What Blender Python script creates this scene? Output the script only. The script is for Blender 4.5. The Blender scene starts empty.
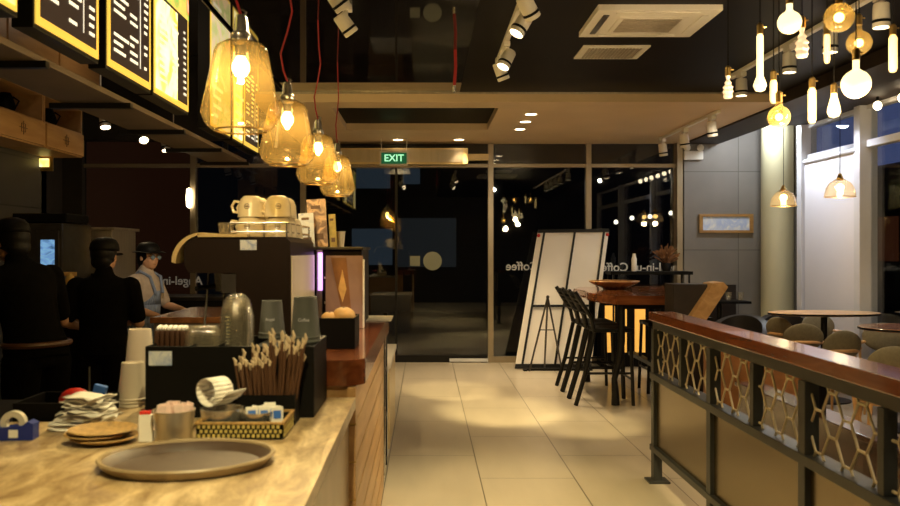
import bpy, bmesh, math, random
from mathutils import Vector, Matrix
random.seed(7)
C = bpy.context.scene.collection
PI = math.pi
F = 850.0; VX, VY, EYE = 425.0, 250.0, 1.45
def sx(px, d): return (px - VX) * d / F          # photo column -> metres sideways at a distance
def sz(py, d): return EYE - (py - VY) * d / F    # photo row -> height at a distance

# ------------------------------------------------------------------ materials
def nodes(name):
    m = bpy.data.materials.new(name); m.use_nodes = True
    return m, m.node_tree, m.node_tree.nodes['Principled BSDF']
def mat(name, col, rough=.5, metal=0, var=.0, scale=8, bump=0, emit=None, es=0, coat=0, stretch=None, spec=None, alpha=None):
    m, t, b = nodes(name)
    b.inputs['Base Color'].default_value = (*col, 1)
    b.inputs['Roughness'].default_value = rough
    b.inputs['Metallic'].default_value = metal
    b.inputs['Coat Weight'].default_value = coat
    if spec is not None: b.inputs['Specular IOR Level'].default_value = spec
    if var or bump:
        tc = t.nodes.new('ShaderNodeTexCoord'); mp = t.nodes.new('ShaderNodeMapping')
        t.links.new(tc.outputs['Object'], mp.inputs['Vector'])
        if stretch: mp.inputs['Scale'].default_value = stretch
        n = t.nodes.new('ShaderNodeTexNoise'); n.inputs['Scale'].default_value = scale; n.inputs['Detail'].default_value = 6
        t.links.new(mp.outputs[0], n.inputs['Vector'])
        if var:
            r = t.nodes.new('ShaderNodeValToRGB')
            r.color_ramp.elements[0].position = .3; r.color_ramp.elements[1].position = .7
            r.color_ramp.elements[0].color = (*[max(0, c*(1-var)) for c in col], 1)
            r.color_ramp.elements[1].color = (*[min(1, c*(1+var)) for c in col], 1)
            t.links.new(n.outputs['Fac'], r.inputs[0]); t.links.new(r.outputs[0], b.inputs['Base Color'])
        if bump:
            bp = t.nodes.new('ShaderNodeBump'); bp.inputs['Strength'].default_value = bump; bp.inputs['Distance'].default_value = .004
            t.links.new(n.outputs['Fac'], bp.inputs['Height']); t.links.new(bp.outputs[0], b.inputs['Normal'])
    if emit:
        b.inputs['Emission Color'].default_value = (*emit, 1); b.inputs['Emission Strength'].default_value = es
    return m
def glass(name, tint, spec=.06, rough=.02, edge=.5, body=0, bcol=None):
    m = bpy.data.materials.new(name); m.use_nodes = True; t = m.node_tree; t.nodes.clear()
    o = t.nodes.new('ShaderNodeOutputMaterial'); mx = t.nodes.new('ShaderNodeMixShader')
    tr = t.nodes.new('ShaderNodeBsdfTransparent'); tr.inputs[0].default_value = (*tint, 1)
    gl = t.nodes.new('ShaderNodeBsdfGlossy'); gl.inputs['Roughness'].default_value = rough
    lw = t.nodes.new('ShaderNodeLayerWeight'); lw.inputs[0].default_value = .5
    pw = t.nodes.new('ShaderNodeMath'); pw.operation = 'POWER'; pw.inputs[1].default_value = 3.5
    ad = t.nodes.new('ShaderNodeMath'); ad.operation = 'MULTIPLY_ADD'; ad.inputs[1].default_value = edge; ad.inputs[2].default_value = spec; ad.use_clamp = True
    t.links.new(lw.outputs['Facing'], pw.inputs[0]); t.links.new(pw.outputs[0], ad.inputs[0]); t.links.new(ad.outputs[0], mx.inputs[0])
    src = tr.outputs[0]
    if body:      # tinted glass body scatters a little of its lamp's light
        tl = t.nodes.new('ShaderNodeBsdfTranslucent'); tl.inputs[0].default_value = (*bcol, 1); df = t.nodes.new('ShaderNodeBsdfDiffuse'); df.inputs[0].default_value = (*bcol, 1)
        m1 = t.nodes.new('ShaderNodeMixShader'); m1.inputs[0].default_value = .5; t.links.new(tl.outputs[0], m1.inputs[1]); t.links.new(df.outputs[0], m1.inputs[2])
        m2 = t.nodes.new('ShaderNodeMixShader'); m2.inputs[0].default_value = body; t.links.new(tr.outputs[0], m2.inputs[1]); t.links.new(m1.outputs[0], m2.inputs[2]); src = m2.outputs[0]
    t.links.new(src, mx.inputs[1]); t.links.new(gl.outputs[0], mx.inputs[2]); t.links.new(mx.outputs[0], o.inputs[0])
    return m
def brick(name, c1, c2, mortar, bw, bh, ms, rough=.35, off=.5, shift=(0,0,0), rot=(0,0,0), var=.12, bump=.3, sw=None, coat=0):
    m, t, b = nodes(name)
    tc = t.nodes.new('ShaderNodeTexCoord'); mp = t.nodes.new('ShaderNodeMapping')
    mp.inputs['Location'].default_value = shift; mp.inputs['Rotation'].default_value = rot
    t.links.new(tc.outputs['Object'], mp.inputs[0])
    br = t.nodes.new('ShaderNodeTexBrick'); br.offset = off; br.inputs['Scale'].default_value = 1
    br.inputs['Color1'].default_value = (*c1, 1); br.inputs['Color2'].default_value = (*c2, 1); br.inputs['Mortar'].default_value = (*mortar, 1)
    br.inputs['Brick Width'].default_value = bw; br.inputs['Row Height'].default_value = bh; br.inputs['Mortar Size'].default_value = ms
    t.links.new(mp.outputs[0], br.inputs['Vector'])
    n = t.nodes.new('ShaderNodeTexNoise'); n.inputs['Scale'].default_value = 3; n.inputs['Detail'].default_value = 8
    m2 = t.nodes.new('ShaderNodeMapping'); m2.inputs['Scale'].default_value = sw or (1, 5, 1); t.links.new(tc.outputs['Object'], m2.inputs[0]); t.links.new(m2.outputs[0], n.inputs['Vector'])
    mr = t.nodes.new('ShaderNodeMapRange'); mr.inputs[3].default_value = 1-var; mr.inputs[4].default_value = 1+var
    t.links.new(n.outputs['Fac'], mr.inputs[0])
    mx = t.nodes.new('ShaderNodeVectorMath'); mx.operation = 'MULTIPLY'
    t.links.new(br.outputs['Color'], mx.inputs[0]); t.links.new(mr.outputs[0], mx.inputs[1]); t.links.new(mx.outputs[0], b.inputs['Base Color'])
    bp = t.nodes.new('ShaderNodeBump'); bp.inputs['Strength'].default_value = bump; bp.inputs['Distance'].default_value = .003; bp.invert = True
    t.links.new(br.outputs['Fac'], bp.inputs['Height']); t.links.new(bp.outputs[0], b.inputs['Normal'])
    b.inputs['Roughness'].default_value = rough; b.inputs['Coat Weight'].default_value = coat
    return m
def wood(name, c1, c2, rough=.35, axis='Y', scale=14, coat=.0):
    m, t, b = nodes(name)
    tc = t.nodes.new('ShaderNodeTexCoord'); mp = t.nodes.new('ShaderNodeMapping')
    mp.inputs['Scale'].default_value = {'X': (.15, 1, 1), 'Y': (1, .12, 1), 'Z': (1, 1, .15)}[axis]
    t.links.new(tc.outputs['Object'], mp.inputs[0])
    n = t.nodes.new('ShaderNodeTexNoise'); n.inputs['Scale'].default_value = scale; n.inputs['Detail'].default_value = 8; n.inputs['Distortion'].default_value = 1.2
    t.links.new(mp.outputs[0], n.inputs['Vector'])
    r = t.nodes.new('ShaderNodeValToRGB'); r.color_ramp.elements[0].position = .32; r.color_ramp.elements[1].position = .68
    r.color_ramp.elements[0].color = (*c1, 1); r.color_ramp.elements[1].color = (*c2, 1)
    t.links.new(n.outputs['Fac'], r.inputs[0]); t.links.new(r.outputs[0], b.inputs['Base Color'])
    b.inputs['Roughness'].default_value = rough; b.inputs['Coat Weight'].default_value = coat
    return m
def stone():
    m, t, b = nodes('beige_stone_top')
    tc = t.nodes.new('ShaderNodeTexCoord'); mp = t.nodes.new('ShaderNodeMapping'); mp.inputs['Scale'].default_value = (1, .35, 1); mp.inputs['Rotation'].default_value = (0, 0, .9)
    t.links.new(tc.outputs['Object'], mp.inputs[0])
    n = t.nodes.new('ShaderNodeTexNoise'); n.inputs['Scale'].default_value = 15; n.inputs['Detail'].default_value = 12; n.inputs['Roughness'].default_value = .78; n.inputs['Distortion'].default_value = .5
    t.links.new(mp.outputs[0], n.inputs['Vector'])
    r = t.nodes.new('ShaderNodeValToRGB'); e = r.color_ramp.elements
    e[0].position = .36; e[0].color = (.17, .10, .045, 1); e[1].position = .62; e[1].color = (.60, .46, .27, 1)
    k = e.new(.5); k.color = (.38, .27, .14, 1)
    t.links.new(n.outputs['Fac'], r.inputs[0]); t.links.new(r.outputs[0], b.inputs['Base Color']); b.inputs['Roughness'].default_value = .28
    return m
def picture(name, cols, scale=3, es=0, rough=.4):
    m, t, b = nodes(name)
    tc = t.nodes.new('ShaderNodeTexCoord')
    n = t.nodes.new('ShaderNodeTexNoise'); n.inputs['Scale'].default_value = scale; n.inputs['Detail'].default_value = 3; n.inputs['Distortion'].default_value = 1.5
    t.links.new(tc.outputs['Object'], n.inputs['Vector'])
    r = t.nodes.new('ShaderNodeValToRGB'); e = r.color_ramp.elements
    ps = [.3 + .4*i/(len(cols)-1) for i in range(len(cols))]
    e[0].position = ps[0]; e[0].color = (*cols[0], 1); e[1].position = ps[-1]; e[1].color = (*cols[-1], 1)
    for p, c in list(zip(ps, cols))[1:-1]:
        k = e.new(p); k.color = (*c, 1)
    t.links.new(n.outputs['Fac'], r.inputs[0]); t.links.new(r.outputs[0], b.inputs['Base Color'])
    if es: t.links.new(r.outputs[0], b.inputs['Emission Color']); b.inputs['Emission Strength'].default_value = es
    b.inputs['Roughness'].default_value = rough
    return m
M = dict(
 floor=brick('floor_tile', (.50,.43,.33), (.46,.395,.30), (.13,.10,.07), 1.2, .6, .004, .3, .5, (0,0,0), (0,0,PI/2), .16, .25, (2.2,.5,1)),
 black_mirror=mat('black_mirror', (.008,.007,.008), .03, 0, spec=.8, coat=.3),
 black_ceiling=mat('black_satin_ceiling', (.005,.0035,.003), .45, 0, .2, 3, spec=.06),
 soffit=mat('beige_soffit', (.62,.47,.29), .55, 0, .04, 2),
 brown_beam=wood('dark_brown_beam', (.012,.006,.003), (.022,.011,.006), .6, 'Y', 6),
 brown_ceiling=mat('dark_brown_ceiling', (.02,.010,.006), .7, 0, .15, 3),
 concrete=brick('grey_concrete_panel', (.23,.21,.18), (.21,.19,.165), (.13,.12,.10), 1.4, 1.0, .006, .7, 0, (.2,.45,0), (PI/2,0,0), .18, .2, (1,1,1)),
 lefttile=brick('grey_stone_tile', (.075,.07,.06), (.05,.047,.042), (.03,.028,.025), .4, .11, .006, .5, .5, (0,0,0), (PI/2,0,PI/2), .3, .5, (1,1,1)),
 bulkhead=mat('brown_grey_bulkhead', (.15,.11,.075), .6, 0, .1, 4),
 side_steel=mat('pale_steel', (.74,.68,.52), .35, .2, .05, 4),
 darkwall=mat('dark_wall', (.035,.028,.022), .6, 0, .2, 4),
 alum=mat('champagne_frame', (.36,.29,.19), .35, .35, .05, 5),
 white_frame=mat('white_frame', (.72,.72,.74), .4, 0, .03, 5),
 glass_dark=glass('night_glass', (.60,.64,.66), .085, .015, .6),
 glass_clear=glass('clear_glass', (.9,.92,.93), .05, .02, .5),
 glass_amber=glass('amber_glass', (.97,.84,.50), .12, .03, .8, .05, (.85,.58,.20)),
 globe_amber=glass('amber_globe', (.98,.84,.5), .06, .05, .3, .22, (1,.85,.48)),
 glass_smoke=glass('smoked_glass', (.94,.88,.76), .07, .03, .45, .12, (.75,.62,.45)),
 plastic_clear=glass('clear_plastic', (.95,.93,.88), .10, .12, .5, .07, (1,.93,.78)),
 chrome=mat('chrome', (.66,.61,.53), .2, .85), steel=mat('brushed_steel', (.50,.44,.35), .35, .75, .12, 30, .05, stretch=(1,1,.05)),
 dark_steel=mat('dark_steel', (.12,.11,.10), .3, .9, .15, 10),
 brass=mat('brass', (.62,.42,.15), .3, 1), black=mat('black_satin', (.006,.0055,.005), .5, 0, .15, 10, spec=.1),
 black_metal=mat('black_metal', (.010,.009,.008), .4, .2, .1, 12, spec=.3), rail_metal=mat('grey_painted_metal', (.055,.058,.055), .42, .3, .1, 9),
 bronze=mat('bronze_panel', (.25,.195,.115), .26, .85, .06, 2), hexmesh=mat('cream_lattice', (.55,.47,.30), .4, .2, .1, 20),
 mahog=wood('red_brown_wood', (.16,.042,.013), (.28,.085,.028), .2, 'Y', 18, .5), wood_mid=wood('mid_brown_wood', (.18,.07,.025), (.34,.15,.055), .25, 'Y', 12, .4),
 dark_wood=wood('dark_reddish_wood', (.055,.020,.008), (.11,.042,.016), .22, 'Y', 12, .4),
 wood_light=wood('light_wood', (.42,.23,.085), (.58,.35,.15), .4, 'Y', 12), wood_x=wood('tabletop_wood', (.15,.045,.015), (.33,.11,.035), .14, 'X', 9, .6),
 wood_chair=wood('chair_wood', (.55,.29,.10), (.70,.40,.16), .35, 'Z', 16), wood_tan=wood('tan_wood', (.42,.24,.10), (.55,.34,.15), .45, 'Y', 10),
 stone=stone(), laminate=mat('tan_laminate', (.40,.29,.16), .25, 0, .15, 4, stretch=(1,1,.3)),
 olive=mat('olive_upholstery', (.19,.155,.085), .75, 0, .12, 40, .2), leather_black=mat('black_leather', (.018,.015,.013), .35, 0, .15, 20, .15),
 leather_brown=mat('brown_leather', (.24,.095,.03), .42, 0, .25, 12, .2), white=mat('white_plastic', (.72,.68,.60), .4, 0, .02, 5),
 board=mat('white_foam_board', (.80,.74,.66), .5, 0, .03, 3), paper=mat('white_paper', (.75,.71,.64), .6, 0, .06, 14, .2),
 papercup=mat('white_paper_cup', (.72,.63,.48), .5, 0, .03, 10), greycup=mat('grey_paper_cup', (.13,.135,.12), .5, 0, .08, 10),
 ceramic=mat('cream_ceramic', (.80,.68,.44), .22, 0, .03, 4, coat=.4), logo=mat('brown_print', (.12,.06,.03), .5), cream=mat('cream_panel', (.62,.47,.22), .3, .1, .05, 3),
 machine=mat('brown_black_panel', (.015,.009,.006), .4, 0, .1, 5, spec=.12), tray=mat('brown_tray', (.055,.030,.018), .5, 0, .15, 30), trayrim=mat('tray_rim', (.30,.22,.12), .4, 0, .08, 12),
 red=mat('red_cord', (.36,.012,.012), .5), redp=mat('red_plastic', (.6,.03,.02), .3), blue=mat('blue_plastic', (.01,.025,.20), .3), bluepr=mat('blue_print', (.05,.16,.55), .5),
 skin=mat('skin', (.52,.28,.16), .5, 0, .04, 12), blackcloth=mat('black_cloth', (.005,.0045,.004), .9, 0, .2, 30, .2, spec=.03), greycloth=mat('grey_brown_cloth', (.36,.29,.23), .85, 0, .1, 30, .3),
 denim=mat('blue_grey_apron', (.16,.20,.30), .8, 0, .12, 30, .3), hair=mat('black_hair', (.006,.005,.004), .5, 0, .2, 40, .3, spec=.2), belt=mat('brown_leather_belt', (.10,.04,.015), .4),
 bread=mat('baked_bread', (.62,.36,.12), .5, 0, .3, 14, .3), basket=mat('brown_wicker', (.34,.20,.06), .7, 0, .35, 60, .6), wicker_y=mat('yellow_wicker', (.46,.36,.10), .6, 0, .2, 40, .3),
 straw=mat('brown_straw', (.085,.038,.018), .4), strawtip=mat('straw_wrapper_tip', (.52,.40,.26), .5), pink=mat('pink_sachet', (.75,.56,.50), .6, 0, .1, 60),
 lamp_on=mat('lit_lamp', (1,.9,.7), .4, emit=(1,.80,.5), es=14), bulb_on=mat('lit_bulb', (1,.8,.5), .3, emit=(1,.80,.40), es=1.9), tube_on=mat('lit_tube', (1,.8,.5), .3, emit=(1,.70,.24), es=1.5), filament=mat('glowing_filament', (1,.8,.5), .3, emit=(1,.62,.2), es=16),
 facet=mat('faceted_bulb', (.9,.8,.7), .15, emit=(1,.66,.36), es=.8), pendbulb=mat('pendant_bulb', (1,.85,.6), .3, emit=(1,.74,.36), es=22),
 exit_g=mat('exit_green', (.0,.12,.05), .4, emit=(0,.30,.12), es=.2), exit_w=mat('exit_letters', (.7,1,.8), .4, emit=(.35,1,.55), es=1.1),
 menu_dark=mat('menu_black', (.03,.02,.015), .35, emit=(.05,.03,.02), es=.6), menu_yellow=mat('menu_yellow_border', (.8,.55,.08), .4, emit=(.85,.55,.08), es=.95), menu_white=mat('menu_white_rows', (.9,.85,.7), .4, emit=(1,.9,.66), es=1.1),
 menu_orange=picture('menu_orange_photo', [(1,.45,.03),(1,.75,.15),(1,.92,.5),(1,.6,.08)], 2.4, 1.7), menu_food=picture('menu_food_photo', [(.75,.75,.1),(.9,.5,.1),(.2,.5,.08),(.85,.2,.06),(.95,.8,.5)], 3.5, 1.5),
 menu_pink=picture('menu_pink_photo', [(.85,.45,.4),(.9,.7,.4),(.5,.6,.2),(1,.8,.5)], 3, .8),
 fridge_glow=picture('fridge_display_light', [(.05,.13,.28),(.20,.42,.72),(.10,.22,.4)], 9, .9), purple=mat('purple_tube', (.7,.4,1), .4, emit=(.72,.35,1), es=2.2),
 poster=picture('drink_poster', [(.22,.12,.11),(.30,.18,.15),(.25,.14,.14)], 2, 0), poster2=picture('flower_flyer', [(.18,.10,.06),(.24,.15,.1),(.7,.45,.25),(.2,.12,.08)], 14), flyer=picture('pale_flyer', [(.6,.65,.75),(.7,.74,.8),(.2,.3,.6)], 16),
 art=picture('pale_blue_art', [(.75,.78,.80),(.45,.55,.78),(.85,.85,.8)], 5), sticker=mat('pale_sticker', (.20,.20,.13), .6), goldfr=wood('golden_wood_frame', (.32,.17,.05), (.45,.25,.08), .3, 'X', 12),
 ambercab=mat('amber_lit_panel', (.9,.5,.1), .5, emit=(1,.50,.09), es=.7), pampas=mat('dried_grass', (.16,.07,.025), .9, 0, .3, 30),
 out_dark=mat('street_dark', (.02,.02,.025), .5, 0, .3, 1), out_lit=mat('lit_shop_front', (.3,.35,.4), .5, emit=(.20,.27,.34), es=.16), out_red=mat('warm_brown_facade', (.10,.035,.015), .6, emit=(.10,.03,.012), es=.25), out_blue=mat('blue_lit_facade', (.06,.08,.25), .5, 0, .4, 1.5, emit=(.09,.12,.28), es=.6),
 out_point=mat('distant_lamp', (1,.9,.8), .5, emit=(1,.85,.6), es=6), grey_glow=mat('grey_lit_wall', (.2,.2,.2), .6, emit=(.12,.13,.13), es=.16), blind=mat('white_roller_blind', (.80,.78,.80), .6, 0, .02, 2), column=mat('pale_green_column', (.52,.48,.30), .5, 0, .06, 2), yellowtape=mat('clear_tape', (.55,.5,.4), .3),
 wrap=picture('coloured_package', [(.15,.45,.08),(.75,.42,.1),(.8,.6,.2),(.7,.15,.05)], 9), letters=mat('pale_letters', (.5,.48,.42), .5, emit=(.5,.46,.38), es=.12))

# ------------------------------------------------------------------ mesh builder
class MB:
    def __init__(s): s.bm = bmesh.new(); s.mi = 0
    def _f(s, vs):
        try: f = s.bm.faces.new(vs); f.material_index = s.mi; return f
        except ValueError: return None
    def box(s, x0, x1, y0, y1, z0, z1, bev=0, rot=None, at=None):
        b = bmesh.new()
        bmesh.ops.create_cube(b, size=1)
        bmesh.ops.scale(b, vec=(x1-x0, y1-y0, z1-z0), verts=b.verts)
        if bev: bmesh.ops.bevel(b, geom=b.edges[:], offset=bev, segments=2, affect='EDGES', profile=.6)
        c = Vector(((x0+x1)/2, (y0+y1)/2, (z0+z1)/2))
        mt = Matrix.Translation(c)
        if rot: mt = mt @ rot
        b.transform(mt); s._merge(b); return s
    def _merge(s, b):
        for f in b.faces: f.material_index = s.mi
        me = bpy.data.meshes.new('t'); b.to_mesh(me); b.free(); s.bm.from_mesh(me)
        bpy.data.meshes.remove(me)
    def addmesh(s, me, mtx=None):
        b = bmesh.new(); b.from_mesh(me)
        if mtx: b.transform(mtx)
        s._merge(b); return s
    def tube(s, pts, r, n=10, r2=None, closed=False, caps=True):
        pts = [Vector(p) for p in pts]; N = len(pts); rings = []
        rs = r if isinstance(r, (list, tuple)) else [r + ((r2 if r2 is not None else r)-r)*i/max(1, N-1) for i in range(N)]
        ref = None
        for i, p in enumerate(pts):
            if closed: d = pts[(i+1) % N]-pts[i-1]
            else: d = pts[min(i+1, N-1)]-pts[max(i-1, 0)]
            d.normalize()
            if ref is None: ref = Vector((0,0,1)) if abs(d.z) < .9 else Vector((1,0,0))
            a = d.cross(ref)
            if a.length < 1e-4: a = d.cross(Vector((.3,1,.2)))
            a.normalize(); b = d.cross(a).normalized(); ref = a.cross(d)
            off = PI/4 if n == 4 else 0
            rings.append([s.bm.verts.new(p+(a*math.cos(t)+b*math.sin(t))*rs[i]) for t in [2*PI*k/n+off for k in range(n)]])
        for i in range(N if closed else N-1):
            A, B = rings[i], rings[(i+1) % N]
            for k in range(n): s._f((A[k], A[(k+1) % n], B[(k+1) % n], B[k]))
        if caps and not closed: s._f(rings[0][::-1]); s._f(rings[-1])
        return s
    def lathe(s, prof, c=(0,0,0), n=24, ex=1, ey=1, mtx=None):
        rings = []; c = Vector(c)
        for r, z in prof:
            if r < 1e-5: rings.append([s.bm.verts.new((mtx @ (c+Vector((0,0,z)))) if mtx else c+Vector((0,0,z)))])
            else:
                ring = []
                for k in range(n):
                    p = c+Vector((r*ex*math.cos(2*PI*k/n), r*ey*math.sin(2*PI*k/n), z))
                    ring.append(s.bm.verts.new(mtx @ p if mtx else p))
                rings.append(ring)
        for A, B in zip(rings, rings[1:]):
            for k in range(n):
                if len(A) == 1 and len(B) == 1: break
                if len(A) == 1: s._f((A[0], B[k], B[(k+1) % n]))
                elif len(B) == 1: s._f((A[k], A[(k+1) % n], B[0]))
                else: s._f((A[k], A[(k+1) % n], B[(k+1) % n], B[k]))
        return s
    def cyl(s, x, y, z0, z1, r, r2=None, n=20, bev=0):
        r2 = r if r2 is None else r2
        return s.lathe([(0, z0), (r, z0), (r2, z1), (0, z1)], (x, y, 0), n)
    def ball(s, c, rx, ry=None, rz=None, n=16, m=10, rot=None):
        ry = ry or rx; rz = rz or rx
        b = bmesh.new(); bmesh.ops.create_uvsphere(b, u_segments=n, v_segments=m, radius=1)
        mt = Matrix.Translation(Vector(c))
        if rot: mt = mt @ rot
        b.transform(mt @ Matrix.Diagonal((rx, ry, rz, 1))); s._merge(b); return s
    def prism(s, pts, z0, z1, axis='Z', mtx=None):   # polygon extruded
        def P(u, v, w):
            p = {'Z': Vector((u, v, w)), 'Y': Vector((u, w, v)), 'X': Vector((w, u, v))}[axis]
            return mtx @ p if mtx else p
        A = [s.bm.verts.new(P(u, v, z0)) for u, v in pts]; B = [s.bm.verts.new(P(u, v, z1)) for u, v in pts]
        n = len(pts)
        s._f(A[::-1]); s._f(B)
        for k in range(n): s._f((A[k], A[(k+1) % n], B[(k+1) % n], B[k]))
        return s
    def quad(s, a, b, c, d): s._f([s.bm.verts.new(p) for p in (a, b, c, d)]); return s
    def build(s, name, m, parent=None, smooth=True, loc=None, thick=0):
        bmesh.ops.recalc_face_normals(s.bm, faces=s.bm.faces)
        me = bpy.data.meshes.new(name); s.bm.to_mesh(me); s.bm.free()
        for k in (m if isinstance(m, list) else [m]): me.materials.append(M[k] if isinstance(k, str) else k)
        o = bpy.data.objects.new(name, me); C.objects.link(o)
        if parent: o.parent = parent
        if loc: o.location = loc
        if smooth: autosmooth(me)
        if thick:
            md = o.modifiers.new('thickness', 'SOLIDIFY'); md.thickness = thick; md.offset = 0
        return o
def autosmooth(me, ang=.6):
    b = bmesh.new(); b.from_mesh(me)
    for f in b.faces: f.smooth = True
    for e in b.edges:
        e.smooth = not (len(e.link_faces) == 2 and e.calc_face_angle(0) > ang)
    b.to_mesh(me); b.free()
def tag(o, label=None, cat=None, group=None, kind=None):
    if label: o['label'] = label
    if cat: o['category'] = cat
    if group: o['group'] = group
    if kind: o['kind'] = kind
    return o
def thing(name, label, cat, loc=(0,0,0), rz=0, group=None):
    o = bpy.data.objects.new(name, None); C.objects.link(o); o.location = loc; o.rotation_euler = (0,0,rz); o.empty_display_size = .05
    return tag(o, label, cat, group)
def struct(o): o['kind'] = 'structure'; return o
def kids(o): return [c for c in bpy.data.objects if c.parent == o]
def dup(o, loc=None, rz=None, label=None, group=None, parent=None):
    c = o.copy(); C.objects.link(c); c.parent = parent
    if loc is not None: c.location = loc
    if rz is not None: c.rotation_euler = (0,0,rz)
    if label: c['label'] = label
    if group: c['group'] = group
    for ch in kids(o): dup(ch, parent=c)
    return c
def textmesh(txt, size, mirror=False):
    cu = bpy.data.curves.new('txt', 'FONT'); cu.body = txt; cu.size = size; cu.align_x = 'CENTER'; cu.align_y = 'CENTER'; cu.extrude = .001; cu.offset = size*.012
    o = bpy.data.objects.new('txt', cu); C.objects.link(o); bpy.context.view_layer.update()
    me = bpy.data.meshes.new_from_object(o.evaluated_get(bpy.context.evaluated_depsgraph_get()))
    bpy.data.objects.remove(o); return me
def wall_text(txt, size, x, y, z, mirror=False):   # readable from -Y
    mt = Matrix.Translation((x, y, z)) @ Matrix.Rotation(PI/2, 4, 'X')
    if mirror: mt = Matrix.Translation((x, y, z)) @ Matrix.Diagonal((-1,1,1,1)) @ Matrix.Rotation(PI/2, 4, 'X')
    return textmesh(txt, size), mt
def ortho(d):
    return Vector(d).normalized()
def Rz(a): return Matrix.Rotation(a, 4, 'Z')
def Ry(a): return Matrix.Rotation(a, 4, 'Y')
def Rx(a): return Matrix.Rotation(a, 4, 'X')

# ------------------------------------------------------------------ camera
cam = bpy.data.cameras.new('camera'); co = bpy.data.objects.new('camera', cam); C.objects.link(co)
co.location = (0, 0, EYE); co.rotation_euler = (PI/2, 0, 0)
cam.lens = F/900*36; cam.sensor_width = 36; cam.shift_x = 25/900; cam.shift_y = -3/900
cam.clip_start = .05; cam.clip_end = 200
cam.dof.use_dof = True; cam.dof.focus_distance = 7.5; cam.dof.aperture_fstop = 4.0
bpy.context.scene.camera = co

# ------------------------------------------------------------------ setting
YB = 11.0; ZC = 2.91
struct(MB().box(-5.2, 4.62, -1.5, 11.1, -.1, 0).build('floor', brick('floor_tile_main', (.50,.43,.33), (.47,.40,.305), (.12,.095,.065), 1.2, .6, .0035, .28, .5, (5.4-.0, .25, 0), (0,0,PI/2), .14, .25, (2.2,.5,1)), smooth=False))
struct(MB().box(-1.3, .32, -1.5, 11.0, ZC, ZC+.1).build('ceiling', 'black_mirror', smooth=False))
struct(MB().box(.32, 3.31, -1.5, 11.0, ZC, ZC+.1).build('ceiling', 'black_ceiling', smooth=False))
struct(MB().box(-5.2, -1.3, -1.5, 11.0, 3.95, 4.05).build('ceiling', 'darkwall', smooth=False))
struct(MB().box(-1.31, -1.27, -1.5, 11.0, ZC, 4.05).build('trim_1', 'darkwall', smooth=False))
# soffit ring round a dark recess
s = MB(); s.mi = 0
s.box(-1.6, 3.31, 7.87, 8.2, 2.82, 2.91); s.box(.71, 3.31, 8.2, 9.7, 2.82, 2.91); s.box(-1.6, -.9, 8.2, 9.7, 2.82, 2.91); s.box(-1.6, 3.31, 9.7, 10.98, 2.82, 2.91)
struct(s.build('ceiling', 'soffit', smooth=False))
struct(MB().box(-.9, .71, 8.2, 9.7, 2.895, 2.909).build('ceiling', 'black', smooth=False))
struct(MB().box(-1.6, 3.31, 7.855, 7.87, 2.895, 2.912).build('trim_2', 'steel', smooth=False))
struct(MB().box(3.31, 3.74, -1.5, 10.98, 2.80, 3.3).build('trim_3', 'brown_beam', smooth=False))
struct(MB().box(3.74, 4.6, -1.5, 9.9, 2.9, 3.0).build('ceiling', 'brown_ceiling', smooth=False))
struct(MB().box(3.74, 4.9, 9.9, 11.1, 3.2, 3.3).build('ceiling', 'brown_ceiling', smooth=False))
# left side
struct(MB().box(-3.35, -3.25, -1.5, 7.3, 0, 3.95).build('wall_left', 'lefttile', smooth=False))
struct(MB().box(-4.75, -4.65, 7.2, 11.1, 0, 3.95).build('wall_left', 'darkwall', smooth=False))
struct(MB().box(-4.7, -3.25, 7.2, 7.3, 0, 3.95).build('wall_left', 'darkwall', smooth=False))
struct(MB().box(-5.2, 4.6, -1.6, -1.5, 0, 4).build('wall_back', 'darkwall', smooth=False))
struct(MB().box(-4.7, 3.4, 10.95, 11.08, 2.86, 4.0).build('wall_front', 'darkwall', smooth=False))
struct(MB().box(-4.65, -4.40, 10.9, 11.05, 0, 3.9).build('wall_front', 'darkwall', smooth=False))
# concrete wall at the far right
XC0 = sx(683, 10.9)
struct(MB().box(XC0, 4.75, 10.85, 11.05, 0, 3.2).build('wall_front', 'concrete', smooth=False))
struct(MB().box(XC0-.09, XC0-.02, 10.84, 11.06, 0, 2.82).build('trim_4', 'alum', smooth=False))
# glazed front: window_n > mullion, transom, pane
mx = [sx(p, YB) for p in (81, 194, 303.5, 490.5, 588, 677)]
for i in range(5):
    a, b = mx[i], mx[i+1]
    nm = 'window_%d' % (i+1) if i != 2 else 'door_1'
    w = bpy.data.objects.new(nm, None); C.objects.link(w); w.location = (a, YB, 0); struct(w)
    L = b-a
    MB().box(-.035, .035, -.06, .04, 0, 2.86, .004).build('mullion', 'alum', w, False)
    if i == 4: MB().box(L-.035, L+.035, -.06, .04, 0, 2.86, .004).build('mullion', 'alum', w, False)
    MB().box(.035, L-.035, -.045, .03, 2.515, 2.562, .003).build('transom', 'alum', w, False)
    if i != 2: MB().box(.035, L-.035, -.05, .03, 0, .075, .003).build('bottom_rail', 'alum', w, False)
    else:
        MB().box(L*.78, L-.035, -.05, .03, 0.01, .05, .003).build('bottom_rail', 'white_frame', w, False)
        MB().box(.04, L-.04, -.03, .0, .0, .09, .003).build('door_shoe', 'black_metal', w, False)
        MB().box(L*.49, L*.49+.03, -.02, -.0, .09, 2.51).build('door_edge', 'black_metal', w, False)
    MB().box(.035, L-.035, -.006, .006, .075, 2.515).build('pane', 'glass_dark', w, False)
    MB().box(.035, L-.035, -.006, .006, 2.562, 2.86).build('upper_pane', 'glass_dark', w, False)
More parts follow.
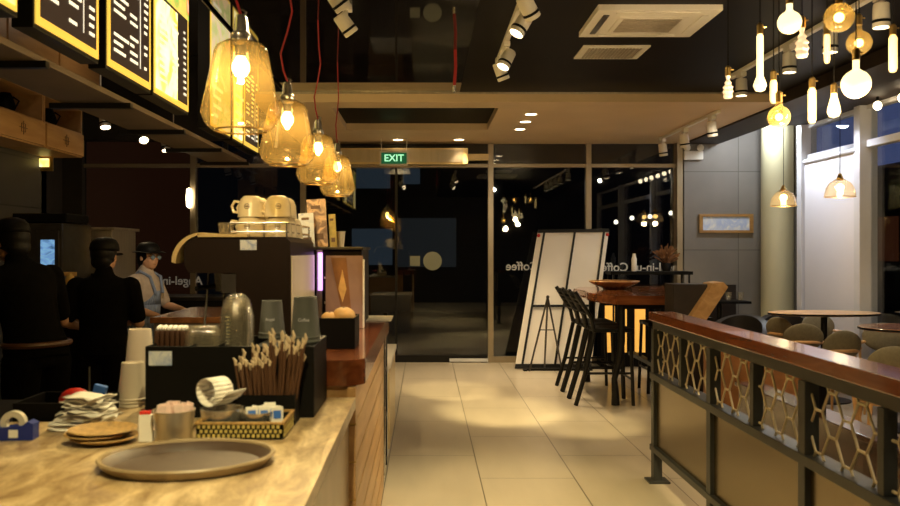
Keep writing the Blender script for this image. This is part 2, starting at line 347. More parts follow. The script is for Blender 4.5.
# window wall on the right, X = 4.47
XW = 4.47
ys = [9.9, XW*F/(868-VX), 5.6, 2.9, 0.2]
for i in range(4):
    y1, y0 = ys[i], ys[i+1]
    w = bpy.data.objects.new('window_%d' % (i+6), None); C.objects.link(w); w.location = (XW, y0, 0); struct(w); L = y1-y0
    MB().box(-.12, .06, L-.07, L+.05, 0, 2.9, .004).build('mullion', 'white_frame', w, False)
    if i == 3: MB().box(-.06, .06, -.05, .05, 0, 2.9, .004).build('mullion', 'white_frame', w, False)
    MB().box(-.05, .05, .05, L-.07, 2.48, 2.55, .004).build('transom', 'white_frame', w, False)
    MB().box(-.05, .05, .05, L-.07, 2.86, 2.9, .004).build('top_rail', 'white_frame', w, False)
    MB().box(-.05, .05, .05, L-.07, 0, .12, .004).build('bottom_rail', 'white_frame', w, False)
    MB().box(-.006, .006, .05, L-.07, .12, 2.48).build('pane', 'glass_clear', w, False)
    MB().box(-.006, .006, .05, L-.07, 2.55, 2.86).build('upper_pane', 'glass_clear', w, False)
struct(MB().box(XW-.08, XW+.1, 9.95, 10.06, 0, 3.2).build('wall_right', 'black_metal', smooth=False))
struct(MB().box(XW+.02, XW+.12, 10.06, 11.1, 0, 3.2).build('wall_right', 'concrete', smooth=False))
struct(MB().box(XW-.06, XW+.12, -1.5, .15, 0, 3.0).build('wall_right', 'darkwall', smooth=False))
struct(MB().cyl(4.32, 10.42, 0, 3.2, .19, n=40).build('wall_column', 'column'))
# roller blind over the first window
rb = thing('roller_blind', 'white roller blind pulled down beside the pale round column', 'blind', (XW-.10, 8.95, 0))
MB().box(-.006, .006, -.36, .82, .12, 2.44).build('fabric', 'blind', rb, False)
MB().tube([(0,-.36,2.46), (0,.82,2.46)], .03, 14).build('roller_tube', 'white_frame', rb)
MB().box(-.012, .012, -.36, .82, .09, .125, .003).build('bottom_bar', 'white_frame', rb, False)
# wainscot on the concrete wall
struct(MB().box(XC0, 3.95, 10.79, 10.85, 0, 1.01, .005).build('trim_5', 'brown_beam', smooth=False))

# ------------------------------------------------------------------ outside
tag(MB().box(-14, 14, 11.15, 26, -.12, -.02).build('pavement', 'out_dark', smooth=False), kind='structure')
tag(MB().box(4.7, 20, -3, 11.1, -.12, -.02).build('street', 'out_dark', smooth=False), kind='structure')
def facade(name, label, x0, x1, y, z0, z1, m, wins, wm):
    t = thing(name, label, 'building', ((x0+x1)/2, y, 0)); hw = (x1-x0)/2
    MB().box(-hw, hw, 0, .5, 0, z1).build('wall', m, t, False)
    for (a, b, c, d, mm) in wins: MB().box(a, b, -.05, 0.0, c, d).build('shop_window', mm, t, False)
    return t
facade('shop_building', 'dark shop across the way with pale lit window seen through the door', sx(300,20), sx(489,20), 20, 0, 6, 'out_dark',
       [(-1.0,-.05,1.1,1.95,'out_lit'), (.02,1.45,1.05,2.2,'grey_glow'), (-.9,-.1,2.9,3.6,'out_lit'), (.2,.6,3.0,3.6,'out_lit')], None)
facade('brick_building', 'dark reddish building seen through the left glazing', sx(60,19), sx(192,19), 19, 0, 7, 'out_red', [(-.5,-.2,2.1,2.6,'menu_orange')] and [], None)
facade('office_building', 'dark building behind the glass on the right of the door', sx(495,22), sx(740,22), 22, 0, 7, 'out_dark', [], None)
b = thing('street_building', 'dark building with blue lit upper floor beyond the right window', 'building', (11, 14, 0))
MB().box(-.5, .5, -16, 32, 0, 9).build('wall', 'out_dark', b, False)
MB().box(-.6, -.5, -12, 30, 3.4, 8).build('lit_upper_floor', 'out_blue', b, False)
for k in range(12): MB().box(-.6, -.52, -9+k*2.3, -8+k*2.3, 1.2, 2.2).build('shop_window', 'out_lit' if k % 2 else 'out_red', b, False)
for k, (px, py) in enumerate([(616,222),(632,218),(650,216.5),(671,213)]):
    d = 17
    o = thing('string_light', ['round outdoor light, leftmost of four glowing behind the right glazing','round outdoor light, second from left of four glowing behind the glazing','round outdoor light, third from left of four glowing behind the glazing','round outdoor light, rightmost of four glowing behind the glazing'][k], 'light', (sx(px,d), d, 0), 0, 'string lights outside the glazing')
    MB().ball((0,0,sz(py,d)), .045).build('bulb', 'out_point', o)
    MB().tube([(0,0,-.02),(0,0,sz(py,d)-.04)], .012, 6).build('pole', 'black_metal', o)

# letters on the glass, reading from outside
for px, d, sz_ in ((157, 281, .2), (641, 267.5, .2), (551, 266.5, .2)):
    me, mt = wall_text('Angel-in-us Coffee', .155, sx(px, 10.97), 10.975, sz(d, 10.97), True)
    tag(MB().addmesh(me, mt).build('window_lettering', 'letters', smooth=False), {157:'pale reversed cafe lettering on the glass behind the staff', 641:'pale reversed cafe lettering on the glass above the long table', 551:'pale reversed cafe lettering partly hidden by the leaning boards'}[px], 'lettering', 'cafe name on the glass')
# door stickers
tag(MB().lathe([(0,0),(.12,0),(.12,.002),(0,.002)], (0,0,0), 40, mtx=Matrix.Translation((sx(432.5,10.95),10.97,sz(261,10.95))) @ Rx(PI/2)).build('round_sticker', 'sticker', smooth=False), 'pale round sticker on the dark glass door', 'sticker')
tag(MB().box(sx(410,10.95), sx(420,10.95), 10.966, 10.969, sz(266,10.95), sz(256,10.95)).build('square_sticker', 'sticker', smooth=False), 'pale square sticker left of the round one on the door', 'sticker')

# air curtain + exit sign
ac = thing('air_curtain', 'long pale air curtain unit with brown grille above the door', 'air curtain', (0, 10.7, 2.53))
MB().box(-1.5, sx(468,10.7), -.0, .2, 0, .205, .008).build('housing', 'cream', ac, False)
g = MB()
for k in range(14): g.box(-1.45, sx(463,10.7), -.008, 0, .03+k*.0115, .036+k*.0115)
g.build('grille', 'steel', ac, False)
MB().box(sx(468,10.7)+.0, sx(489,10.7), .08, .2, .06, .14, .004).build('end_duct', 'cream', ac, False)
es = thing('exit_sign', 'green lit EXIT sign hanging from the ceiling soffit', 'exit sign', (sx(394,10.4), 10.4, sz(158.5,10.4)))
MB().box(-.175, .175, -.02, .02, -.088, .088, .004).build('housing', 'white', es, False)
MB().box(-.155, .155, -.024, -.0205, -.068, .068).build('face', 'exit_g', es, False)
me, mt = wall_text('EXIT', .118, 0, -.027, 0); MB().addmesh(me, mt).build('letters', 'exit_w', es, False)
for s_ in (-1, 1): MB().tube([(s_*.15,0,.088), (s_*.16,0,2.819-sz(158.5,10.4))], .006, 6).build('hanger', 'white', es)

# downlights in the soffit
for px, py, lab in ((531,114,'round recessed downlight, front one of the three in a row'), (525.5,121.5,'round recessed downlight, middle one of the three in a row'), (520,129,'round recessed downlight, rear one of the three in a row'), (398,139.5,'round recessed downlight right above the exit sign'), (459,139.5,'round recessed downlight right of the exit sign')):
    d = (2.82-EYE)*F/(VY-py)
    o = thing('downlight', lab, 'ceiling light', (sx(px,d), d, 2.82), 0, 'downlights in the soffit')
    MB().lathe([(.058,-.006),(.072,-.006),(.072,0),(.058,0),(.058,-.006)], n=28).build('trim_ring', 'white', o)
    MB().lathe([(0,-.003),(.057,-.003)], n=28).build('lens', 'lamp_on', o)
LW = (1.0, .76, .42)
def spot(x, y, z, tx, ty, tz, e, ang=50, col=LW, blend=.5, r=.03):
    l = bpy.data.lights.new('spot_beam', 'SPOT'); l.energy = e; l.spot_size = math.radians(ang); l.spot_blend = blend; l.color = col; l.shadow_soft_size = r
    o = bpy.data.objects.new('spot_beam', l); C.objects.link(o); o.location = (x, y, z)
    o.rotation_euler = (Vector((tx,ty,tz))-Vector((x,y,z))).to_track_quat('-Z', 'Y').to_euler(); return o
def point(x, y, z, e, col=LW, r=.04):
    l = bpy.data.lights.new('lamp_glow', 'POINT'); l.energy = e; l.color = col; l.shadow_soft_size = r
    o = bpy.data.objects.new('lamp_glow', l); C.objects.link(o); o.location = (x, y, z); return o
def area(x, y, z, sx_, sy_, e, rot=(0,0,0), col=LW):
    l = bpy.data.lights.new('area_glow', 'AREA'); l.energy = e; l.color = col; l.shape = 'RECTANGLE'; l.size = sx_; l.size_y = sy_
    o = bpy.data.objects.new('area_glow', l); C.objects.link(o); o.location = (x, y, z); o.rotation_euler = rot; return o

# ------------------------------------------------------------------ track lights
def track(name, label, x, y0, y1, z, m='white'):
    o = thing(name, label, 'light track', (x, (y0+y1)/2, z)); L = (y1-y0)/2
    MB().box(-.018, .018, -L, L, -.03, -.001, .003).build('rail', m, o, False)
    MB().box(-.024, .024, L-.07, L+.002, -.036, -.001, .003).build('end_cap', m, o, False)
    return o
def track_head(loc, label, group, aim=(0,0,-1), m='white', lit=True, e=0, tgt=None, s=1.0):
    o = thing('track_spotlight', label, 'spotlight', loc, 0, group)
    d = Vector(aim).normalized()
    MB().box(-.022*s, .022*s, -.05*s, .05*s, -.035*s, -.001, .004).build('adapter', m, o, False)
    MB().tube([(0,0,-.035*s), (0,0,-.08*s)], .012*s, 10).build('stem', m, o)
    c = Vector((0,0,-.12*s)); q = d.to_track_quat('-Z', 'Y').to_matrix().to_4x4(); mt = Matrix.Translation(c) @ q
    MB().lathe([(0,.07*s),(.038*s,.07*s),(.042*s,.062*s),(.045*s,-.055*s),(.041*s,-.06*s),(.039*s,-.04*s),(0,-.035*s)], n=20, mtx=mt).build('lamp_body', m, o)
    MB().lathe([(.0455*s,-.02*s),(.047*s,-.02*s),(.047*s,-.035*s),(.0455*s,-.035*s)], n=20, mtx=mt).build('dark_ring', 'black', o)
    MB().lathe([(0,-.050*s),(.038*s,-.050*s)], n=20, mtx=mt).build('lens', 'lamp_on' if lit else 'dark_steel', o)
    if e: p = Vector(loc)+c+d*.09*s; spot(*p, *tgt, e)
    return o
track('light_track', 'short white lighting track on the beige soffit near the concrete wall', 2.87, 8.3, 10.35, 2.82)
for y, lab in ((8.5,'white spotlight, nearest of the three on the short soffit track'), (9.4,'white spotlight, middle of the three on the short soffit track'), (10.25,'white spotlight, farthest of the three on the short soffit track')):
    track_head((2.87, y, 2.79), lab, 'spotlights on the soffit track', (.15,.1,-1), e=45, tgt=(3.0+.1*y-.6, y+.1, 0), s=1.15)
track('light_track', 'long white lighting track behind the hanging bulbs', 2.55, 2.0, 7.1, ZC)
for y, lab in ((6.85,'white box spotlight beside the small faceted bulb'), (5.95,'white spotlight behind the long tube bulb'), (5.35,'white spotlight below the faceted teardrop bulb'), (4.75,'white spotlight behind the large clear amber globe'), (4.1,'white spotlight nearest the right edge of the photo')):
    track_head((2.55, y, ZC-.03), lab, 'spotlights on the long track', (.0,.0,-1), e=30, tgt=(2.3, y, 0), s=1.05)
track('light_track', 'white lighting track on the black ceiling left of the air conditioner', .56, 4.2, 6.5, ZC)
for y, a, lab in ((6.25,(.4,.2,-1),'white spotlight at the far end of the middle track'), (5.85,(-.5,-.3,-1),'white spotlight second from the far end of the middle track'), (4.95,(-.6,-.2,-1),'white spotlight tilted left on the middle track'), (4.6,(.5,.4,-.8),'white spotlight nearest the camera on the middle track')):
    track_head((.56, y, ZC-.03), lab, 'spotlights on the middle track', a, e=40, tgt=(.4 if y < 5.5 else 1.0, y+1.4, 0), s=1.02)
track('light_track', 'white lighting track on the mirror ceiling above the glass pendants', -.46, 3.9, 5.1, ZC)
for y, lab in ((4.95,'white spotlight above the second pendant, farther of two'), (4.45,'white spotlight above the second pendant, nearer of two')):
    track_head((-.46, y, ZC-.03), lab, 'spotlights above the pendants', (.6,.3,-.8), e=35, tgt=(-.6, y-1.9, .9), s=1.0)
tr = track('light_track', 'white lighting track over the staff area at the left', -2.9, 7.4, 10.1, 2.78)
for y in (7.6, 9.8): MB().tube([(0,y-8.75,0),(0,y-8.75,1.17)], .006, 6).build('suspension_rod', 'white', tr)
for y, lab, lit in ((7.7,'spotlight nearest the drawers over the staff area',1), (8.75,'brightly glowing spotlight in the middle of the staff track',1), (9.5,'pinkish spotlight at the far end of the staff track',1)):
    track_head((-2.9, y, 2.75), lab, 'spotlights over the staff area', (.35,-.75,-.8) if y == 8.75 else (.2,-.3,-1), e=10, tgt=(-2.2, y-2, .9), s=1.1)

# ------------------------------------------------------------------ ceiling cassette + vent
a = thing('ceiling_air_conditioner', 'square white cassette air conditioner in the black ceiling', 'air conditioner', (1.40, 5.37, ZC))
g = MB(); g.prism([(-.37,-.32),(.37,-.32),(.37,.32),(-.37,.32)], -.035, -.001); g.build('panel', 'white', a, False)
g = MB(); g.box(-.21, .21, -.18, .18, -.041, -.035, .002); g.build('grille_frame', 'white', a, False)
g = MB()
for k in range(9): g.box(-.18, .18, -.15+k*.035, -.13+k*.035, -.047, -.041, .001)
g.build('grille', 'grey_glow' if 0 else 'steel', a, False)
for s_ in (-1, 1):
    MB().box(s_*.30-.018, s_*.30+.018, -.22, .22, -.042, -.035, .002).build('air_flap', 'dark_steel' if s_ < 0 else 'white', a, False)
    MB().box(-.25, .25, s_*.265-.014, s_*.265+.014, -.042, -.035, .002).build('air_flap', 'white', a, False)
v = thing('ceiling_vent', 'flat white rectangular vent behind the air conditioner', 'vent', (sx(611,6.25), 6.25, ZC))
MB().box(-.24, .24, -.2, .2, -.012, -.001, .002).build('frame', 'white', v, False)
g = MB()
for k in range(16): g.box(-.19+k*.0245, -.176+k*.0245, -.15, .15, -.019, -.012)
g.build('grille', 'steel', v, False)
# hanging red cord added in place of a red reflection in the ceiling
rc = thing('red_reflection_cord', 'thick red cord added for a red reflection in the black ceiling beside the mirror panel', 'cable', (.22, 6.2, ZC))
MB().tube([(0,0,0), (.004,0,-.12), (-.006,0,-.26)], .012, 10).build('cord', 'red', rc)
MB().cyl(-.006, 0, -.31, -.26, .014, n=12).build('metal_end', 'chrome', rc)

# ------------------------------------------------------------------ glass pendants over the counter
def pendant(y, label, seed):
    rnd = random.Random(seed)
    t = thing('glass_pendant', label, 'pendant lamp', (-.65 if y < 3.5 else -.68, y, 1.87), 0, 'amber glass pendants over the counter')
    MB().lathe([(.090,0),(.104,.005),(.126,.028),(.139,.060),(.138,.070),(.122,.14),(.106,.22),(.096,.275),(.085,.298),(.055,.315),(.030,.322)], n=40).build('glass_shade', 'glass_amber', t)
    MB().lathe([(.089,-.002),(.092,-.002),(.092,.004),(.089,.004)], n=40).build('rim', 'brass', t)
    MB().lathe([(.024,.30),(.036,.318),(.036,.34),(.026,.352),(.022,.395),(.013,.41),(.0,.412)], n=24).build('metal_cap', 'chrome', t)
    MB().lathe([(.022,.30),(.02,.262),(.0,.26)], n=16).build('socket', 'dark_steel', t)
    MB().lathe([(0,.190),(.020,.196),(.031,.216),(.030,.236),(.018,.256),(.016,.262)], n=18).build('bulb', 'pendbulb', t)
    a, b = rnd.uniform(-.03,.03), rnd.uniform(.01,.035)
    MB().tube([(0,0,.41),(-b*.6,0,.47),(-b,0,.55),(0,0,.66),(b*.7,0,.76),(.005,0,.88),(0,0,1.04)], .0045, 8).build('cord', 'red', t)
    MB().tube([(0,0,.39),(.02,0,.42),(.0,0,.43)], .004, 8).build('cable_grip', 'chrome', t)
    point(t.location.x, y, 2.045, 14, r=.012)
for y, l, s_ in ((3.0,'amber glass pendant, nearest and largest of four over the counter',1), (4.2,'amber glass pendant, second from the camera over the counter',2), (5.4,'amber glass pendant, third from the camera over the counter',3), (6.6,'amber glass pendant, farthest of the four by the counter end',4)): pendant(y, l, s_)

# ------------------------------------------------------------------ menu light boxes
XM = -1.57
def menu(y0, y1, label, kind, seed):
    rnd = random.Random(seed)
    t = thing('menu_lightbox', label, 'menu board', (XM, y0, 2.35), 0, 'menu light boxes over the counter')
    L = y1-y0; H = 1.25
    MB().box(-.10, -.012, 0, L, 0, H, .004).build('housing', 'black_metal', t, False)
    MB().box(-.012, -.006, .015, L-.015, .02, H-.02).build('border', 'menu_yellow', t, False)
    face = {'text':'menu_dark', 'gold':'menu_orange', 'pink':'menu_pink', 'mixed':'menu_dark'}[kind]
    e = .036 if kind in ('text','mixed') else .02
    MB().box(-.006, -.003, .015+e, L-.015-e, .02+e, H-.03).build('face', face, t, False)
    if kind in ('mixed', 'gold'): MB().box(-.003, -.0005, .03, L-.03, .62 if kind == 'mixed' else .5, H-.03).build('food_photo', 'menu_food', t, False)
    if kind == 'mixed': MB().box(-.003, -.001, .03, L*.62, .05, .60).build('glow_panel', 'menu_orange', t, False)
    g = MB()
    if kind in ('text','mixed'):
        for r in range(15 if kind == 'text' else 11):
            z = .11 + r*.040
            if r in (4,) and kind == 'text': continue
            for (u0, u1) in ((.09,.09+rnd.uniform(.10,.2)), (.33, .33+rnd.uniform(.05,.12)), (.56,.60)):
                if rnd.random() < .85: 
                    u = u0
                    while u < u1:
                        w = rnd.uniform(.014,.036); g.box(-.0028 if kind=='text' else -.0005, .0, u*L/.7, min(u+w,u1+.02)*L/.7, z, z+.015); u += w+.007
        if kind == 'text': g.box(-.0028, 0, .49*L/.7, .493*L/.7, .10, .5)
    else:
        for r in range(5): g.box(-.0028, .0, .08, .08+rnd.uniform(.1,.3), .1+r*.07, .125+r*.07)
    g.build('menu_rows', 'menu_white', t, False)
    for yy in (.1, L-.1): MB().tube([(-.06,yy,H),(-.06,yy,1.6)], .008, 8).build('hanger', 'black_metal', t)
ml = [(2.72,3.30,'golden photo menu light box at the top left corner','gold'), (3.43,4.12,'dark text menu light box, second from the left','text'), (4.21,4.90,'dark text menu light box, third from the left','text'), (4.94,5.68,'half golden half brown menu light box with food photo','mixed'), (6.24,6.90,'pink and green photo menu light box behind the first pendant','pink'), (6.98,7.36,'narrow golden menu light box behind the pendants','gold'), (7.40,8.05,'farthest dark text menu light box behind the pendants','text')]
for i, (a_, b_, l, k) in enumerate(ml): menu(a_, b_, l, k, 10+i)
# bulkhead shelf under/behind menus
bh = thing('bulkhead_frame', 'brown metal frame shelf running under and behind the menu boards', 'frame', (-1.7, 2.5, 2.25))
MB().box(-.35, .0, 0, 5.6, .03, .06, .003).build('bottom_panel', 'bulkhead', bh, False)
for k in range(6): MB().box(-.42, .04, .15+k*1.07, .19+k*1.07, -.0, .03, .002).build('cross_bar', 'black_metal', bh, False)
for k in (0, 5.52): MB().box(-.2, -.17, k+.02, k+.06, .06, 1.69).build('hanger', 'black_metal', bh, False)

# ------------------------------------------------------------------ upper cabinets with drawers
def cab(y0, y1, label):
    t = thing('wall_cabinet', label, 'cabinet', (-3.24, y0, 2.24), 0, 'wall cabinets at the left'); L = y1-y0
    g = MB(); g.box(0, .30, 0, L, 0, .025); g.box(0, .30, 0, L, .40, .42); g.box(0, .30, 0, .02, .025, .4); g.box(0, .30, L-.02, L, .025, .4); g.box(0, .012, .02, L-.02, .025, .4); g.box(.012, .3, .02, L-.02, .19, .205)
    g.build('body', 'wood_tan', t, False)
    d = MB().box(.30, .32, .012, L-.012, .01, .19, .003).build('drawer', 'wood_light', t, False)
    g = MB(); c = L/2
    g.tube([(.322, c-.03, .07),(.322, c+.03,.07),(.322,c+.03,.13),(.322,c-.03,.13)], .003, 6, closed=True); g.tube([(.322,c-.06,.1),(.322,c+.06,.1)], .003, 6); g.tube([(.322,c,.05),(.322,c,.15)], .003, 6)
    g.build('drawer_emblem', 'logo', d)
    return t
c1 = cab(5.05, 5.80, 'tan wall cabinet with drawer partly cut off by the left edge')
cab(5.81, 6.55, 'tan wall cabinet with branded drawer below open cubby, nearer one'); cab(6.56, 7.29, 'tan wall cabinet with branded drawer below open cubby, farther one')
for y, l in ((6.2,'dark jug in the nearer open cubby of the wall cabinet'), (6.9,'dark jug in the farther open cubby of the wall cabinet')):
    o = thing('storage_jug', l, 'jug', (-3.06, y, 2.446), 0, 'jugs in the cubbies'); MB().lathe([(0,0),(.06,0),(.07,.06),(.05,.12),(.035,.15),(0,.15)], n=16).build('body', 'black', o); MB().tube([(.055,0,.12),(.1,0,.09),(.065,0,.03)], .007, 8).build('handle', 'black', o)
uc = thing('overhead_cabinet', 'tan overhead cabinet with emblem above the open cubbies', 'cabinet', (-3.24, 5.1, 2.70))
MB().box(0, .30, 0, 2.55, 0, .42, .004).build('body', 'wood_tan', uc, False)
for k in range(3):
    d = MB().box(.30, .315, .02+k*.85, .84+k*.85, .02, .40, .003).build('door', 'wood_light', uc, False); g = MB(); c = .43+k*.85
    g.tube([(.317,c-.03,.12),(.317,c+.03,.12),(.317,c+.03,.18),(.317,c-.03,.18)], .003, 6, closed=True); g.tube([(.317,c-.06,.15),(.317,c+.06,.15)], .003, 6); g.build('emblem', 'logo', d)

# ------------------------------------------------------------------ kitchen behind
t = thing('display_fridge', 'tall steel fridge with blue glowing glass door behind the staff', 'fridge', (sx(33,6.6), 6.6, 0))
W = sx(61,6.6)-sx(33,6.6)
MB().box(-.35, W, .02, .6, 0, 1.66, .01).build('body', 'dark_steel', t, False)
MB().box(.02, W-.02, 0, .02, .2, 1.6, .004).build('door', 'dark_steel', t, False)
MB().box(.06, W-.05, -.006, -.0, .35, 1.53, .002).build('glass', 'fridge_glow', t, False)
g = MB()
for k in range(3): g.box(.06, W-.05, -.012, -.006, .6+k*.27, .615+k*.27)
g.build('shelf', 'steel', t, False)
MB().tube([(W-.035,-.03,.8),(W-.035,-.03,1.2)], .01, 8).build('handle', 'steel', t)
MB().box(-.3, W+.0, .1, .55, 1.67, 1.74, .01).build('top_unit', 'black', t, False)
t = thing('steel_cabinet', 'stainless cabinet with dark oven openings behind the capped worker', 'cabinet', (sx(64,7.3), 7.3, 0)); W = sx(112,7.3)-sx(64,7.3)
MB().box(0, W, .0, .6, 0, 1.62, .008).build('body', 'steel', t, False)
MB().box(-.02, W+.03, -.03, .62, 1.62, 1.645, .004).build('top', 'steel', t, False)
MB().box(.1, W-.03, -.012, 0, .95, 1.25, .004).build('oven_opening', 'black', t, False)
g = MB()
for k in range(7): g.cyl(0, 0, 0, .001, .001)
g = MB()
for k in range(7): g.ball((.06,-.002,1.3+k*.035), .008, .004, .008, 8, 6)
g.build('rivets', 'chrome', t)
bc = thing('back_counter', 'dark steel back counter behind the staff', 'counter', (-4.0, 9.6, 0))
MB().box(0, 1.9, 0, .6, 0, .88, .005).build('body', 'black_metal', bc, False); MB().box(-.02, 1.92, -.02, .62, .88, .92, .004).build('top', 'dark_steel', bc, False)
wb = thing('work_counter', 'low work counter with orange brown top beside the person in glasses', 'counter', (-1.82, 5.7, 0))
MB().box(.0, .45, 0, 1.0, 0, .96, .005).build('body', 'steel', wb, False); MB().box(-.02, .47, -.02, 1.02, .96, 1.0, .004).build('top', 'wood_mid', wb, False)
tl = thing('wall_light', 'small warm light glowing at the left passage', 'wall light', (sx(48,7.25), 7.16, sz(163,7.2)))
MB().box(-.04, .04, 0, .04, -.035, .035, .005).build('shade', 'menu_orange', tl); MB().box(-.07, .07, .02, .04, -.07, .07, .003).build('backplate', 'brass', tl)
tl = thing('wall_light', 'vertical glowing light on the mullion left of the cups', 'wall light', (sx(189,10.9), 10.9, sz(198,10.9)))
MB().lathe([(0,-.13),(.03,-.11),(.038,0),(.03,.11),(0,.13)], n=14).build('shade', 'lamp_on', tl)
MB().box(-.01, .01, .0, .04, -.02, .02).build('bracket', 'alum', tl)

# ------------------------------------------------------------------ service counter
sc = thing('service_counter', 'beige stone topped service counter in the foreground', 'counter', (0, 0, 0))
MB().prism([(-1.9,.75),(-.25,.75),(-.25,3.06),(-1.15,3.06),(-1.15,2.62),(-1.9,2.62)], .88, .92).build('stone_top', 'stone', sc, False)
MB().prism([(-1.85,.8),(-.275,.8),(-.275,3.06),(-1.12,3.06),(-1.12,2.58),(-1.85,2.58)], .0, .88).build('front_panel', 'laminate', sc, False)
wc = thing('wood_clad_counter', 'light wood clad counter section carrying the espresso machine', 'counter', (0, 0, 0))
g = MB(); 
MB().box(-1.12, -.28, 3.065, 5.14, 0, .90).build('body', 'wood_light', wc, False)
for k in range(7): g.box(-.28, -.25, 3.062, 5.14, .003+k*.137, .003+k*.137+.128, .002)
g.build('plank_cladding', 'wood_light', wc, False)
g = MB()
for k in range(6): g.box(-.275, -.2485, 3.07, 5.13, .1315+k*.137, .1395+k*.137)
g.build('inlay_strips', 'brass', wc, False)
MB().box(-1.15, -.58, 3.065, 5.14, .90, .92, .003).build('steel_top', 'steel', wc, False)
MB().box(-.56, -.27, 3.10, 5.12, .90, .955, .002).build('slab_support', 'wood_light', wc, False)
n = []
for k in range(9):
    an = -PI/2 + k*PI/16; n.append((-.30+.08*math.cos(an), 3.16+.08*math.sin(an)))
MB().prism([(-.57,3.08)]+n+[(-.22,5.16),(-.57,5.16)], .957, 1.05).build('wooden_bar_slab', 'mahog', wc, False)
# paper + bits on the slab end
tag(MB().box(-.36, -.19, 4.75, 5.12, 1.051, 1.056, 0).build('paper_sheet', 'paper', smooth=False), 'cream sheet of paper at the far end of the wooden bar slab', 'paper')

# round tray
t = thing('round_tray', 'large round brown serving tray on the stone counter', 'tray', (sx(190,2.12), 2.10, .921), .24)
MB().lathe([(0,.0),(.185,.0),(.212,.022),(.219,.024),(.219,.020),(.214,.016),(.188,-.0005),(0,-.0005)], n=64, ex=.96, ey=.78).build('tray_dish', 'tray', t)
MB().lathe([(.209,.019),(.212,.0255),(.219,.0265),(.223,.022),(.205,.002),(.19,-.0008),(.214,.016)], n=64, ex=.96, ey=.78).build('tray_rim', 'trayrim', t)
# basket tray: front at 2.36
bx0, bx1 = sx(196,2.37), sx(283,2.37)
t = thing('woven_basket', 'yellow and black woven basket tray holding steel bowls', 'basket', ((bx0+bx1)/2, 2.37, .921)); hw = (bx1-bx0)/2
MB().box(-hw+.005, hw-.005, .005, .185, 0, .006).build('base', 'black', t, False)
g = MB()
for r in range(3):
    for k in range(17):
        off = (r % 2)*.0065
        u = -hw+.004+k*(2*hw-.008)/17+off
        if u+.008 < hw: g.box(u, u+.0078, -.003, .002, .006+r*.0125, .015+r*.0125, .001); g.box(u, u+.0078, .188, .193, .006+r*.0125, .015+r*.0125, .001)
    for k in range(13):
        u = .006+k*.0135+(r%2)*.0065
        for q in (-hw-.003, hw-.002): g.box(q, q+.005, u, u+.008, .006+r*.0125, .015+r*.0125, .001)
g.build('weave', 'wicker_y', t, False)
g = MB(); g.box(-hw, hw, .002, .006, .004, .042); g.box(-hw, hw, .184, .188, .004, .042); g.box(-hw, -hw+.004, .002, .188, .004, .042); g.box(hw-.004, hw, .002, .188, .004, .042); g.build('inner_wall', 'black', t, False)
g = MB(); g.box(-hw-.004, hw+.004, -.004, .006, .042, .049, .002); g.box(-hw-.004, hw+.004, .184, .194, .042, .049, .002); g.box(-hw-.004, -hw+.006, .006, .184, .042, .049, .002); g.box(hw-.006, hw+.004, .006, .184, .042, .049, .002); g.build('rim', 'basket', t, False)
bc_ = (bx0+bx1)/2
def bowl(name, lab, x, y, z, r, h, m='steel', grp=None):
    o = thing(name, lab, 'bowl', (x,y,z), 0, grp); MB().lathe([(0,0),(r*.62,0),(r*.9,h*.4),(r*.98,h),(r*1.03,h),(r*1.03,h-.003),(r*.95,h*.42),(r*.6,.004),(0,.004)], n=32).build('bowl', m, o); return o
bowl('steel_bowl', 'wide steel bowl in the woven basket under the curled receipt', sx(221,2.44), 2.45, .936, .060, .060, 'chrome')
bowl('steel_bowl', 'small steel bowl of sachets in the woven basket', sx(256,2.43), 2.44, .936, .046, .052, 'chrome')
# curled receipt: ribbon loop sitting on the bowl
g = MB(); pts = []
for k in range(20):
    a_ = -.9+k*.34; r = .040+.0004*k
    pts.append((-.012+r*math.cos(a_), .0, 0.040+r*math.sin(a_)*.9))
pts += [(.05,0,.025),(.075,0,.05)]
for i in range(len(pts)-1):
    a_, b_ = pts[i], pts[i+1]; s0 = .0005*i
    g.quad((a_[0],-.034+s0,a_[2]), (b_[0],-.034+s0,b_[2]), (b_[0],.034+s0,b_[2]), (a_[0],.034+s0,a_[2]))
g.bm.transform(Rz(-.6)); tag(g.build('receipt_roll', 'paper', loc=(sx(217,2.46), 2.46, 1.001), thick=.0012), 'curled white receipt paper loop resting on the steel bowl', 'paper')
for k in range(7):
    lab = 'small white and blue sachet in the right end of the woven basket'
    rr = random.Random(k); x = sx(252+k*4.2, 2.44); 
    o = thing('sugar_sachet', lab, 'sachet', (x, 2.44+.013*(k % 3), .975), rr.uniform(-.3,.3), 'blue sachets in the basket')
    mt = Rx(rr.uniform(-.25,.1)) @ Ry(rr.uniform(-.25,.25))
    g = MB(); g.box(-.017, .017, -.0015, .0015, -.02, .025+.01*(k==4), .001); g.bm.transform(mt); g.build('paper', 'paper', o, False)
    g = MB(); g.box(-.011, .011, -.0025, -.0016, -.008, .015); g.bm.transform(mt); g.build('printed_mark', 'bluepr', o, False)
